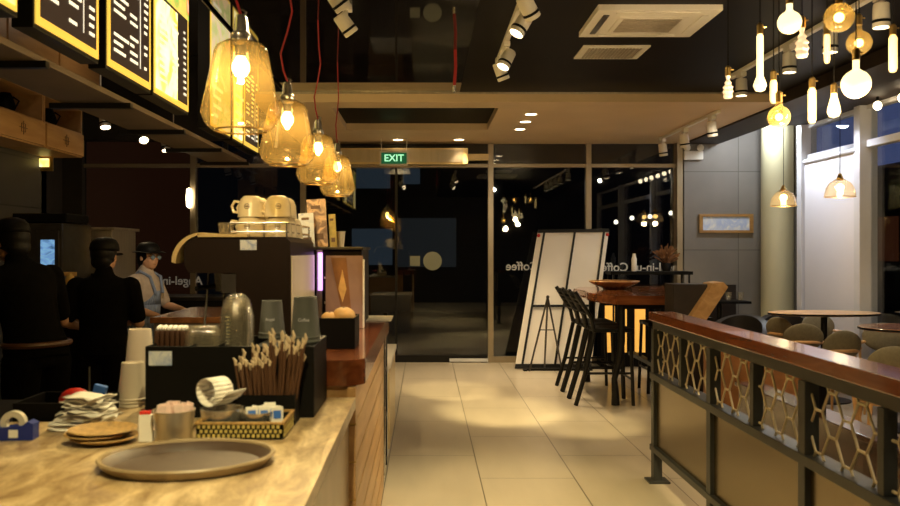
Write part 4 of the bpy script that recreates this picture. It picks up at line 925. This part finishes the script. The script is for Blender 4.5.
# ------------------------------------------------------------------ railing
RX = 1.42
rl = thing('railing', 'long grey metal railing with red brown handrail and hexagon mesh', 'railing', (RX, 5.38, 0))
def ly(y): return y-5.38
Y0 = 1.9
g = MB(); g.box(-.0, .155, ly(Y0), .02, 1.005, 1.06, .006); g.build('handrail', 'mahog', rl, False)
MB().box(.02, .115, ly(Y0), 0, .955, 1.004, .003).build('top_rail', 'rail_metal', rl, False)
MB().box(.0, .085, ly(Y0), 0, .64, .68, .003).build('middle_rail', 'rail_metal', rl, False)
MB().box(.0, .07, ly(Y0), 0, .19, .225, .003).build('lower_rail', 'rail_metal', rl, False)
posts = [5.36, 4.31, 3.25, 2.19]; small = [4.79, 3.745, 2.69]
for y in posts:
    p = MB().box(.005, .06, ly(y)-.06, ly(y), 0, .955, .003).build('post', 'rail_metal', rl, False)
    MB().box(-.03, .10, ly(y)-.10, ly(y)+.03, 0, .012, .002).build('foot_plate', 'rail_metal', p, False)
for y in small: MB().box(.01, .055, ly(y)-.04, ly(y), .68, .955, .003).build('short_post', 'rail_metal', rl, False)
alls = sorted(posts+small)
P_, Lk, Q = .104, .052, .158
for i in range(len(alls)-1):
    a_, b_ = alls[i]+.0, alls[i+1]-.05
    g = MB()
    def seg(p, q):
        # clip to bay box
        (y0, z0), (y1, z1) = p, q
        t0, t1 = 0, 1
        for (s_, e_, lo, hi) in ((y0,y1,a_,b_),(z0,z1,.68,.955)):
            dd = e_-s_
            if abs(dd) < 1e-9:
                if s_ < lo or s_ > hi: return
                continue
            u0, u1 = (lo-s_)/dd, (hi-s_)/dd
            if u0 > u1: u0, u1 = u1, u0
            t0, t1 = max(t0,u0), min(t1,u1)
        if t1-t0 > .02: g.tube([(.033, ly(y0+(y1-y0)*t0), z0+(z1-z0)*t0), (.033, ly(y0+(y1-y0)*t1), z0+(z1-z0)*t1)], .0055, 6)
    for c in range(-1, 7):
        for r in range(-1, 4):
            u = a_+.028+c*P_; v = .70+r*Q+(Q/2 if c % 2 else 0)
            seg((u-Lk/2, v), (u+Lk/2, v))
            for dv in (-Q/2, Q/2): seg((u+Lk/2, v), (u+P_-Lk/2, v+dv))
    g.build('hexagon_mesh', 'hexmesh', rl)
for i in range(3): MB().box(.026, .034, ly(posts[i+1]), ly(posts[i])-.06, .226, .639).build('panel', 'bronze', rl, False)
# second low wooden partition behind
t = thing('low_partition', 'low wooden partition ledge with dark posts behind the railing', 'partition', (2.12, 2.6, 0))
MB().box(0, .10, 0, 3.15, 0, .53, .004).build('panel', 'dark_wood', t, False); MB().box(-.02, .14, -.02, 3.17, .53, .56, .004).build('ledge', 'dark_wood', t, False)
for k in range(4): MB().box(.03, .075, .35+k*.85, .40+k*.85, .56, .76, .002).build('post', 'black_metal', t, False)
MB().box(.02, .085, -.0, 3.15, .76, .785, .003).build('top_rail', 'dark_wood', t, False)
MB().box(.0, .1, 0, 3.15, 0, .0).build('base', 'dark_wood', t, False) if 0 else None

# ------------------------------------------------------------------ armchairs (brown) behind the rail end
def armchair(loc, rz, label, m, group, proto=None, name='armchair', s=1):
    if proto: o = dup(proto, loc, rz, label, group); return o
    t = thing(name, label, 'armchair', loc, rz, group)   # faces +X
    MB().box(-.28*s, .28*s, -.27*s, .27*s, .2*s, .43*s, .05).build('seat', m, t)
    g = MB(); N = 17; 
    inn, out = [], []
    for k in range(N):
        a_ = PI/2 + PI*k/(N-1)*1.0
        out.append((-.02*s+.36*s*math.cos(a_), .36*s*math.sin(a_))); inn.append((-.02*s+.28*s*math.cos(a_), .28*s*math.sin(a_)))
    out = [(.26*s,.36*s)]+out+[(.26*s,-.36*s)]; inn = [(.26*s,.28*s)]+inn+[(.26*s,-.28*s)]
    zs = [(.60+.22*max(0,math.sin(PI*k/(len(out)-1)))**1.0)*s for k in range(len(out))]
    A=[];B=[];Cc=[];D=[]
    for k in range(len(out)):
        A.append(g.bm.verts.new((*out[k], .14*s))); B.append(g.bm.verts.new((*out[k], zs[k]))); Cc.append(g.bm.verts.new((*inn[k], zs[k]-.01))); D.append(g.bm.verts.new((*inn[k], .14*s)))
    for k in range(len(out)-1):
        for U, V in ((A,B),(B,Cc),(Cc,D),(D,A)): g._f((U[k],U[k+1],V[k+1],V[k]))
    g._f((A[0],B[0],Cc[0],D[0])); g._f((A[-1],D[-1],Cc[-1],B[-1]))
    g.build('wraparound_back', m, t)
    for u in (-.22,.2):
        for v in (-.22,.22): MB().tube([(u*s,v*s,.18*s),(u*s,v*s,0)], .018, 8).build('leg', 'wood_chair', t)
    return t
b0 = armchair((2.47, 6.33, 0), 0, 'brown leather tub chair behind the railing, left one', 'leather_brown', 'brown leather chairs behind the railing')
armchair((2.84, 7.6, 0), .2, 'brown leather tub chair behind the railing, right one', None, None, b0)
k0 = armchair((3.38, 9.2, 0), -2.2, 'black leather tub chair beside the dark wainscot', 'leather_black', 'black tub chairs at the concrete wall', s=.9)
armchair((4.02, 9.5, 0), -2.0, 'black leather tub chair in front of the pale round column', None, None, k0)
t = thing('side_table', 'small dark side table with glasses against the wainscot', 'table', (3.62, 10.45, 0)); MB().box(-.32,.32,-.2,.2,.80,.83,.004).build('tabletop', 'black', t, False); MB().cyl(0,0,.03,.80,.03).build('pole', 'black_metal', t); MB().cyl(0,0,0,.03,.2).build('base', 'black_metal', t)
for k in range(4):
    o = thing('glass_tumbler', ['clear tumbler, leftmost on the small dark side table','clear tumbler, second from left on the dark side table','clear tumbler, third from left on the dark side table','clear tumbler, rightmost on the small dark side table'][k], 'glass', (3.62-.2+k*.15, 10.42, .831), 0, 'tumblers on the side table')
    MB().lathe([(0,0),(.03,0),(.04,.1),(.037,.1),(.027,.008),(0,.008)], n=18).build('glass_wall', 'plastic_clear', o)
    MB().lathe([(.037,.098),(.041,.1),(.037,.102)], n=18).build('rim', 'chrome', o)

# cafe chairs with oval backs
def cafe_chair(loc, rz, label, proto=None):
    if proto: return dup(proto, loc, rz, label)
    t = thing('cafe_chair', label, 'chair', loc, rz, 'light wood chairs with olive oval backs')   # faces +X
    MB().ball((0,0,.45), .235, .235, .045, 28, 10).build('seat', 'olive', t)
    MB().lathe([(0,.40),(.2,.40),(.22,.42),(.2,.44),(0,.44)], n=28).build('seat_frame', 'wood_chair', t)
    MB().ball((-.22,0,.745), .035, .205, .15, 28, 14, Ry(-.18)).build('backrest', 'olive', t)
    for s_ in (-1,1):
        MB().tube([(.15,s_*.16,.41),(.2,s_*.2,0)], .018, 10, .011).build('leg', 'wood_chair', t)
        MB().tube([(-.15,s_*.16,.41),(-.22,s_*.2,0)], .018, 10, .011).build('leg', 'wood_chair', t)
        MB().tube([(.19,s_*.19,.2),(.16,s_*.235,.5),(.15,s_*.24,.665)], .013, 10).build('arm_post', 'wood_chair', t)
    pts = [(.2,-.24,.665),(.08,-.25,.675),(-.08,-.25,.68),(-.2,-.19,.69),(-.265,-.08,.70),(-.275,0,.70),(-.265,.08,.70),(-.2,.19,.69),(-.08,.25,.68),(.08,.25,.675),(.2,.24,.665)]
    MB().tube(pts, .017, 10).build('arm_rail', 'wood_chair', t)
    return t
def seat_at(px, d, rz, lab, proto=None):   # chair whose backrest stands at this bearing and distance
    o = cafe_chair((sx(px, d)+.22*.88*math.cos(rz), d+.22*.88*math.sin(rz), 0), rz, lab, proto); o.scale = (.88,.88,.88); return o
cc = seat_at(842, 7.05, 1.75, 'olive backed wooden chair, closest to the railing between the two tables')
for px, d, rz, lab in ((780,8.45,.4,'olive backed wooden chair at the left end of the long oval table'), (803,7.72,1.45,'olive backed wooden chair seen from behind in front of the oval table'), (818,8.9,-1.5,'olive backed wooden chair on the far side of the oval table'), (884,7.75,-2.0,'olive backed wooden chair behind the nearer dark edged table'), (895,5.9,1.3,'olive backed wooden chair cut by the right edge, nearest to the camera')):
    seat_at(px, d, rz, lab, cc)
def table(loc, a, b, h, label, m='wood_mid'):
    t = thing('cafe_table', label, 'table', loc); MB().lathe([(0,h-.025),(.97,h-.025),(1,h-.018),(1,h-.005),(.985,h),(0,h)], n=48, ex=a, ey=b).build('tabletop', m, t); 
    MB().lathe([(1.0,h-.02),(1.004,h-.02),(1.004,h-.004),(1.0,h-.004)], n=48, ex=a, ey=b).build('dark_edge', 'black', t)
    MB().cyl(0,0,.02,h-.025,.03).build('pole', 'black_metal', t); MB().lathe([(0,0),(.24,0),(.24,.012),(.05,.03),(0,.03)], n=28).build('base', 'black_metal', t); return t
table((sx(824,8.2), 8.2, 0), .53, .30, .85, 'oval light wood cafe table in front of the white blind', 'wood_tan')
table((3.92, 6.85, 0), .40, .34, .83, 'dark edged wooden cafe table at the right edge', 'wood_mid')

# ------------------------------------------------------------------ hanging bulbs
def bulb(px, py0, py1, kind, r_px, label, d):
    # py0: top of socket, py1: bottom of bulb
    x = sx(px, d); zb_ = sz(py1, d); zt_ = sz(py0, d); r = r_px*d/F; h = zt_-zb_
    zc = 2.899 if x > 3.74 else (2.80 if x > 3.31 else ZC-.001)
    t = thing('hanging_bulb', label, 'hanging bulb', (x, d, zb_), 0, 'bare filament bulbs hanging at the right')
    sk = min(.055, h*.3)
    MB().lathe([(0,h),(.008,h),(.016,h-.01),(.016,h-sk),(.0,h-sk)], n=16).build('socket', 'brass', t)
    MB().tube([(.012,0,h-.02),(.03,0,h-.02)], .004, 6).build('switch', 'brass', t)
    MB().tube([(0,0,h),(0,0,zc-zb_)], .0028, 6).build('cord', 'black', t)
    hb = h-sk
    if kind in ('globe', 'amber'):
        prof = [(0,0)]+[(r*math.sin(a_), r-r*math.cos(a_)) for a_ in [PI*k/14 for k in range(1,13)]]+[(.014, min(hb, 2*r+.004)),(.014,hb)]
        MB().lathe(prof, n=28).build('glass_globe', 'bulb_on' if kind == 'globe' else 'globe_amber', t)
        if kind == 'amber':
            MB().ball((0,0,r), r*.34, n=14, m=10).build('filament', 'filament', t); MB().lathe([(.96*r*.3,.2*r)]*2+[(r*.3,.3*r)], n=8) if 0 else None
    elif kind == 'tube': 
        MB().lathe([(0,0),(r*.7,.006),(r,.02),(r,hb-.015),(.012,hb)], n=16).build('glass_tube', 'tube_on', t)
    elif kind == 'drop': 
        MB().lathe([(0,0),(r*.7,r*.25),(r,r*.9),(r*.92,r*1.6),(.016,hb*.85),(.014,hb)], n=20).build('glass_bulb', 'bulb_on', t)
    elif kind == 'facet':
        pr = [(0,0)]
        N = 5
        for k in range(N):
            f0 = k/N; rr_ = r*(.55 + .45*math.sin(PI*min(1,(f0+.25))))*(1 if k < 3 else .85-.2*(k-3))
            pr += [(rr_*.78, hb*f0+.003), (rr_, hb*(f0+.5/N))]
        pr += [(.013, hb)]
        MB().lathe(pr, n=10).build('faceted_glass', 'facet', t, False)
    elif kind == 'tubeglobe':
        MB().lathe([(0,0),(r*.7,r*.25),(r,r),(r*.75,r*1.8),(r*.5,r*2.4),(r*.5,hb-.01),(.01,hb)], n=18).build('glass_tube', 'bulb_on', t)
    return t
bl = [(728,66,99,'facet',5.5,'small faceted bulb hanging lowest at the left of the cluster',4.6),
(760,23,92,'tubeglobe',6.5,'long tube bulb with round tip, second from the left',4.2),
(773.5,70,104,'tube',3.5,'tube bulb hanging just above the amber globe',4.4),
(779,91,128,'amber',11,'clear amber globe hanging lowest under a tube bulb',4.0),
(789.5,-8,34,'globe',11.5,'bright globe bulb at the top left of the cluster',3.9),
(802,16,58,'facet',7,'faceted teardrop bulb right of the bright top globe',3.9),
(812,77,124,'tube',4,'straight tube bulb hanging low before the window top',4.3),
(827,24,64,'tube',3,'thin amber tube bulb left of the large clear globe',4.4),
(839,-8,32,'amber',14.5,'large clear amber globe at the top of the cluster',3.9),
(834,83,118,'drop',6.5,'bright pear shaped bulb hanging low before the window',4.2),
(859,14,55,'amber',12,'clear amber globe behind the brightest globe',4.3),
(856,48,98,'globe',14,'brightest large globe bulb in front of the window top',3.8),
(893,24,73,'tube',4,'straight tube bulb at the right edge of the photo',4.2)]
for b_ in bl: bulb(*b_)
for i_ in ((780,4.1,2.05),(835,4.0,2.25),(858,3.9,2.15)): point(sx(i_[0],i_[1]), i_[1]-.15, i_[2]-.15, 22, (1,.74,.40), r=.05)
# small bulbs along the window head
for k in range(8):
    y = 5.1+k*.42; 
    o = thing('festoon_bulb', 'small bright festoon bulb in the row along the window head', 'string light', (4.28, y, 2.9), 0, 'festoon bulbs along the window head')
    MB().cyl(0,0,-.05,0,.012,n=10).build('socket', 'black', o); MB().ball((0,0,-.085), .038,.038,.042,14,10).build('bulb', 'lamp_on', o)
# glass dome pendants
def dome(px, py0, py1, d, rpx, lab):
    x = sx(px,d); zb_ = sz(py1,d); r = rpx*d/F
    t = thing('dome_pendant', lab, 'pendant lamp', (x,d,zb_), 0, 'glass dome pendants over the cafe tables')
    MB().lathe([(r,0),(r*1.0,.02),(r*.9,.08),(r*.68,.125),(r*.35,.155),(.02,.165)], n=36).build('glass_dome', 'glass_smoke', t)
    MB().lathe([(r-.002,-.002),(r+.003,-.002),(r+.003,.004),(r-.002,.004)], n=36).build('rim', 'brass', t)
    MB().lathe([(.022,.15),(.03,.168),(.02,.19),(.012,.21),(0,.212)], n=18).build('cap', 'brass', t)
    MB().ball((0,0,.085), .036).build('bulb', 'filament', t)
    MB().tube([(0,0,.21),(0,0,(2.80 if x < 3.74 else 2.899)-zb_)], .003, 6).build('cord', 'black', t)
    point(x, d, zb_-.03, 5)
dome(783.5,180,206,8.6,12.5,'glass dome pendant hanging in front of the pale column'); dome(840,160,197,7.6,14.5,'glass dome pendant hanging in front of the white blind')

# ------------------------------------------------------------------ people
def evalmesh(mb, voxel, smooth=4):
    me = bpy.data.meshes.new('tmp'); bmesh.ops.recalc_face_normals(mb.bm, faces=mb.bm.faces); mb.bm.to_mesh(me); mb.bm.free()
    o = bpy.data.objects.new('tmp', me); C.objects.link(o)
    r = o.modifiers.new('r', 'REMESH'); r.mode = 'VOXEL'; r.voxel_size = voxel; r.use_smooth_shade = True
    if smooth: s_ = o.modifiers.new('s', 'SMOOTH'); s_.iterations = smooth; s_.factor = .5
    bpy.context.view_layer.update()
    out = bpy.data.meshes.new_from_object(o.evaluated_get(bpy.context.evaluated_depsgraph_get()))
    bpy.data.objects.remove(o)
    for p in out.polygons: p.use_smooth = True
    return out
def link(me, name, m, parent):
    me.materials.clear(); me.materials.append(M[m]); me.name = name
    o = bpy.data.objects.new(name, me); C.objects.link(o); o.parent = parent; return o
def limb(g, pts, rs):
    pts = [Vector(p) for p in pts]
    g.tube(pts, rs, 16)
    for p, r in zip(pts, rs): g.ball(p, r*1.0, n=14, m=10)
def loft(g, rings):   # (centre, rx front-back, ry side)
    vs = [[g.bm.verts.new(Vector(c)+Vector((rx*math.cos(2*PI*k/24), ry*math.sin(2*PI*k/24), 0))) for k in range(24)] for c, rx, ry in rings]
    for A, B in zip(vs, vs[1:]):
        for k in range(24): g._f((A[k], A[(k+1)%24], B[(k+1)%24], B[k]))
    g._f(vs[0][::-1]); g._f(vs[-1])
def hand(g, wrist, d, n, s=1, side=1, curl=.35):
    d = Vector(d).normalized(); n = Vector(n); n = (n-d*n.dot(d)).normalized(); a = d.cross(n)*side   # a: towards thumb
    w = Vector(wrist); q = Matrix((a, d, n)).transposed().to_4x4()
    g.ball(w+d*.045*s, .040*s, .050*s, .015*s, 14, 10, q)
    for i, (o_, L) in enumerate(((.028,.068),(.0095,.077),(-.009,.071),(-.027,.056))):
        p0 = w+a*o_*s+d*.06*s; c = curl*(.8+.15*i); pts = [p0]; ang = 0; L *= s
        for f_, k in ((.45,1),(.3,2),(.25,3)):
            ang += c; pts.append(pts[-1]+(d*math.cos(ang)-n*math.sin(ang))*L*f_*1.05+a*o_*.06)
        limb(g, pts, [.0095*s,.0088*s,.008*s,.007*s])
    t0 = w+d*.02*s+a*.026*s
    limb(g, [t0, t0+(a*.8+d*.7-n*.3).normalized()*.034*s, t0+(a*.6+d*.9-n*.5).normalized()*.062*s], [.012*s,.010*s,.008*s])
def person(label, loc, rz, H, lean, armL, armR, head_turn=0, male=False, shirt='blackcloth', pants='blackcloth', curl=.5):
    """local frame: faces +X, left side is +Y.  armL/armR = (elbow, wrist, hand dir, palm normal) before lean"""
    t = thing('person', label, 'person', loc, rz); k = H/1.60
    hip = Vector((0,0,.86))
    R = Matrix.Translation(hip) @ Ry(lean) @ Matrix.Translation(-hip)
    U = lambda p: R @ Vector(p)
    sw = .175 if male else .155
    g = MB(); b = MB(); 
    rings = [((0,0,.80),.10,.15),((0,0,.88),.105,.158),((.0,0,.98),.09,.135),((0,0,1.08),.095,.138),((.005,0,1.18),.11,.155),((0,0,1.26),.10,sw),((0,0,1.315),.075,sw-.02),((0,0,1.345),.05,.07)]
    loft(b, rings); b.bm.transform(R); g = b
    limb(g, [U((0,0,1.31)), U((.012,0,1.37)), U((.025,0,1.42))], [.058,.050,.048])
    HD = R @ Matrix.Translation((.03,0,1.485)) @ Ry(-lean*.5) @ Rz(head_turn)
    def hb(c, rx, ry, rz_, rot=None): g.ball(HD @ Vector(c), rx, ry, rz_, 20, 14, HD.to_3x3().to_4x4() @ (rot or Matrix()))
    hb((-.008,0,.025), .095, .076, .09); hb((.018,0,-.03), .072, .062, .078); hb((.045,0,-.075), .032, .036, .026)
    hb((.083,0,-.018), .020, .012, .016); hb((.074,0,.01), .014, .009, .03, Ry(-.3)); hb((.070,0,-.052), .014, .024, .008); hb((.070,0,-.064), .013, .02, .006)
    for s_ in (-1,1): hb((-.005,s_*.077,-.005), .018, .008, .03); hb((.052,s_*.035,-.02), .024, .022, .022)
    for s_, (el, wr, hd, pn) in ((1, armL), (-1, armR)):
        sh_ = U((0, s_*sw, 1.27)); e = U(el); w = U(wr); hd_ = R.to_3x3() @ Vector(hd); pn_ = R.to_3x3() @ Vector(pn)
        limb(g, [sh_, (sh_+e)/2, e, (e*.65+w*.35), w], [.050,.042,.037,.036,.024])
        hand(g, w, hd_, pn_, 1.0, -s_, curl)
    for s_ in (-1,1):
        limb(g, [(0,s_*.085,.84),(.01,s_*.09,.65),(.012,s_*.092,.47),(-.005,s_*.092,.32),(-.012,s_*.092,.08)], [.088,.076,.054,.052,.034])
        g.ball((.05,s_*.095,.035), .12, .042, .035)
    link(evalmesh(g, .0075, 5), 'body', 'skin', t)
    # shirt
    g = MB(); loft(g, [(c, rx+.020, ry+.022) for c, rx, ry in rings]); g.bm.transform(R)
    for s_, (el, wr, hd, pn) in ((1, armL), (-1, armR)):
        sh_ = U((0, s_*sw, 1.27)); e = U(el); limb(g, [sh_, sh_*.5+e*.5, sh_*.2+e*.8], [.073,.063,.057])
    limb(g, [U((0,0,1.30)), U((.004,0,1.345)), U((.010,0,1.375))], [.095,.070,.062])
    link(evalmesh(g, .010, 5), 'shirt', shirt, t)
    g = MB(); loft(g, [((0,0,.78),.11,.165),((0,0,.86),.118,.172),((0,0,.94),.110,.158)])
    for s_ in (-1,1): limb(g, [(0,s_*.088,.80),(.01,s_*.092,.65),(.012,s_*.093,.47),(-.005,s_*.093,.3),(-.01,s_*.093,.09)], [.102,.092,.073,.068,.062])
    link(evalmesh(g, .011, 5), 'trousers', pants, t)
    for s_ in (-1,1):
        g = MB(); g.ball((.05,s_*.095,.042), .13, .05, .042); g.box(-.08,.17,s_*.095-.045,s_*.095+.045,0,.02,.008); g.build('shoe', 'black', t)
    # face
    for s_ in (-1,1):
        e = MB().ball(HD @ Vector((.070,s_*.031,.004)), .010,.013,.008,12,8,HD.to_3x3().to_4x4()).build('eye', 'white', t)
        MB().ball(HD @ Vector((.0785,s_*.031,.004)), .0035,.0055,.0055,10,6,HD.to_3x3().to_4x4()).build('iris', 'black', e)
        MB().tube([HD @ Vector(q) for q in ((.080,s_*.016,.026),(.080,s_*.032,.031),(.070,s_*.048,.027))], .0035, 6).build('eyebrow', 'hair', t)
    MB().ball(HD @ Vector((.079,0,-.057)), .006,.02,.005,12,6,HD.to_3x3().to_4x4()).build('lips', 'leather_brown', t)
    t.scale = (k,k,k)
    return t, HD, R
def cap(t, HD, m='black', brim='front'):
    pr = [(.101,.01),(.101,.03),(.096,.058),(.078,.085),(.045,.100),(.0,.105)]
    MB().lathe(pr, (0,0,0), 28, 1.08, .92, mtx=HD @ Matrix.Translation((-.008,0,.028))).build('cap_crown', m, t, thick=.004)
    if brim == 'front':
        g = MB(); pts = [(.09+.085*math.cos(a_)-.02, .085*math.sin(a_)) for a_ in [-PI/2+PI*k/14 for k in range(15)]]
        g.prism(pts, .028, .033, mtx=HD @ Ry(.12)); g.build('cap_peak', m, t)
    else:
        MB().lathe([(.098,.048),(.142,.040),(.145,.043),(.098,.055)], (0,0,0), 32, 1.05, .95, mtx=HD).build('hat_brim', m, t)
def hairm(t, HD, long=False):
    g = MB(); g.ball(HD @ Vector((-.022,0,.022)), .098,.086,.093,22,16,HD.to_3x3().to_4x4())
    g.ball(HD @ Vector((-.055,0,-.035)), .055,.072,.06,18,12,HD.to_3x3().to_4x4())
    if long: g.ball(HD @ Vector((-.06,0,-.09)), .045,.05,.06,18,12,HD.to_3x3().to_4x4())
    link(evalmesh(g, .008, 3), 'hair', 'hair', t)
# woman in glasses: at depth 7, faces +X and a little to the camera
t, HD, R = person('person in dark brimmed hat and glasses with blue grey apron over grey shirt', (sx(143,6.95), 6.95, 0), -.22, 1.50, .04,
    ((.10,.20,1.06),(.30,.12,1.04),(1,-.1,-.1),(0,0,1)), ((.03,-.215,1.05),(.22,-.16,1.0),(1,.1,-.15),(0,0,1)), -.35, shirt='greycloth', pants='blackcloth')
hairm(t, HD, True); cap(t, HD, 'black', 'all')
gl_ = MB()
for s_ in (-1,1):
    gl_.tube([HD @ Vector((.097, s_*.033+.023*math.cos(a_), .003+.017*math.sin(a_))) for a_ in [2*PI*k/16 for k in range(16)]], .002, 6, closed=True); gl_.tube([HD @ Vector((.096,s_*.056,.006)), HD @ Vector((.05,s_*.078,.008)), HD @ Vector((-.0,s_*.082,.004))], .002, 6)
gl_.tube([HD @ Vector((.1,-.01,.006)), HD @ Vector((.1,.01,.006))], .002, 6); gp = gl_.build('glasses_frame', 'black', t)
g = MB()
for s_ in (-1,1): g.lathe([(0,.0),(.0215,0)], (0,0,0), 20, mtx=HD @ Matrix.Translation((.098,s_*.033,.003)) @ Ry(PI/2))
g.build('lenses', mat('pale_lens', (.5,.65,.8), .05, .7), gp, False)
g = MB(); rows = [(.50,.175,.19),(.70,.165,.185),(.88,.145,.182),(.98,.128,.162),(1.08,.132,.162),(1.2,.146,.10)]
for (z0,fx0,sy0),(z1,fx1,sy1) in zip(rows, rows[1:]):
    for k in range(16):
        a0, a1 = -1.9+3.8*k/16, -1.9+3.8*(k+1)/16
        if z1 > 1.1: a0 *= .62; a1 *= .62
        def pp(z,fx,sy,a_): p = Vector((fx*math.cos(a_), sy*math.sin(a_), z)); return (R @ p) if z > .86 else p
        g.quad(pp(z0,fx0,sy0,a0), pp(z0,fx0,sy0,a1), pp(z1,fx1,sy1,a1), pp(z1,fx1,sy1,a0))
for s_ in (-1,1): g.tube([R @ Vector((.145,s_*.06,1.18)), R @ Vector((.10,s_*.085,1.32)), R @ Vector((-.0,s_*.085,1.365)), R @ Vector((-.10,s_*.06,1.28))], .012, 6)
g.build('apron', 'denim', t, thick=.004)
# middle worker: back to the camera, black shirt and cap
t, HD, R = person('person in black cap and black shirt seen from behind beside the steel cabinet', (sx(100,5.5), 5.55, 0), PI/2+.15, 1.52, .06,
    ((-.02,.24,1.03),(.16,.20,1.0),(.9,.3,.2),(0,-1,0)), ((.05,-.23,1.02),(.22,-.14,1.05),(1,.3,0),(0,0,1)), -.3, male=True)
hairm(t, HD); cap(t, HD)
MB().box(-.022,.022,-.003,.003,-.012,.012).build('cap_emblem', 'steel', t, False, loc=None) if 0 else None
# package held by that worker
p = thing('snack_package', 'green and orange package held beside the worker in the black cap', 'package', (sx(72,6.05), 6.02, .93), .1)
g = MB(); g.ball((0,0,.17), .052,.035,.19,18,12); g.build('wrapping', 'wrap', p); MB().box(-.045,.045,-.006,.006,.335,.365,.003).build('sealed_top', 'bread', p, False)
ps = thing('work_shelf', 'low dark work shelf between the two workers in black', 'shelf', (sx(72,6.05), 6.0, 0)); MB().box(-.16,.16,-.12,.2,0,.925,.004).build('cabinet', 'black', ps, False)
# left worker
t, HD, R = person('person in black shirt and cap turned away and leaning left at the photo edge', (sx(33,4.65), 4.7, 0), PI-.55, 1.66, .34,
    ((.08,.27,1.04),(.28,.20,1.02),(1,0,-.1),(0,0,1)), ((.10,-.26,1.04),(.30,-.16,1.05),(1,0,-.2),(0,0,1)), .1, male=True)
hairm(t, HD); cap(t, HD)
MB().tube([(.125*math.cos(a_), .178*math.sin(a_), .90) for a_ in [2*PI*k/28 for k in range(28)]], .016, 8, closed=True).build('belt', 'belt', t)

# ------------------------------------------------------------------ lighting
w = bpy.data.worlds.new('world'); bpy.context.scene.world = w; w.use_nodes = True
w.node_tree.nodes['Background'].inputs[0].default_value = (.003,.003,.004,1); w.node_tree.nodes['Background'].inputs[1].default_value = 1.0
for y in (8.56,9.07,9.62): spot(.97, y, 2.80, .9, y, 0, 110, 75)
spot(-.34,10.6,2.80,-.34,10.5,0,50,80); spot(.44,10.6,2.80,.44,10.5,0,50,80)
# aisle pools of light from the track heads
for (x, y, z, tx, ty, e, an) in ((.60,6.5,2.72,.28,8.75,560,19),(.72,5.5,2.72,.70,7.6,760,23),(1.3,5.2,2.72,1.35,7.05,340,20),(.6,3.0,2.72,.55,4.7,560,42)):
    spot(x, y, z, tx, ty, 0, e, an, (1,.80,.38), .75)
# counter
spot(-.46,3.9,2.66,-.6,2.1,.92,150,55,(1,.82,.40),.7); spot(-.2,1.2,2.7,-.38,1.85,.92,230,65,(1,.82,.40),.8); spot(-1.1,1.2,2.7,-.75,3.8,1.3,130,40,LW,.8)
# wide fill spots added around and behind the camera, without fixtures
for (x, y, e) in ((1.2,-.6,70),(-.4,-.4,60),(2.6,1.4,60),(2.4,3.2,60),(2.9,5.2,70),(3.1,7.4,70),(2.3,9.2,50),(1.0,1.5,40)):
    spot(x, y, 2.60, x, y+.6, 0, e*.8, 105, (1,.80,.48), 1, .06)
spot(.7,3.4,2.7,-.25,4.0,.6,90,50,(1,.82,.46),.8); spot(1.2,7.2,2.5,1.0,10.4,.9,50,70,(1,.90,.70),1); spot(2.9,7.9,2.6,3.4,10.8,1.6,30,70,(1,.88,.66),1)  # first spot added to brighten the counter's wood front
spot(-1.2,4.4,2.7,-2.28,6.95,1.25,110,15,(1,.85,.62),.8)  # narrow spot added to brighten the person in glasses
for (x, y) in ((4.02,9.6),(4.02,9.1),(4.02,8.5),(4.0,7.0),(4.0,5.4)): spot(x, y, 2.84, 4.5, y-.1, 1.2, 40, 100, (.80,.86,1.0), 1, .04)
point(4.0,10.05,2.95,40,(.85,.92,1.0),.06)
for (x, y) in ((-2.2,4.6),(-2.8,7.0)): point(x, y, 3.4, 6, (1,.75,.5), .05)

sc_ = bpy.context.scene
sc_.view_settings.view_transform = 'Standard'; sc_.view_settings.look = 'None'; sc_.view_settings.gamma = 1; sc_.view_settings.exposure = 0
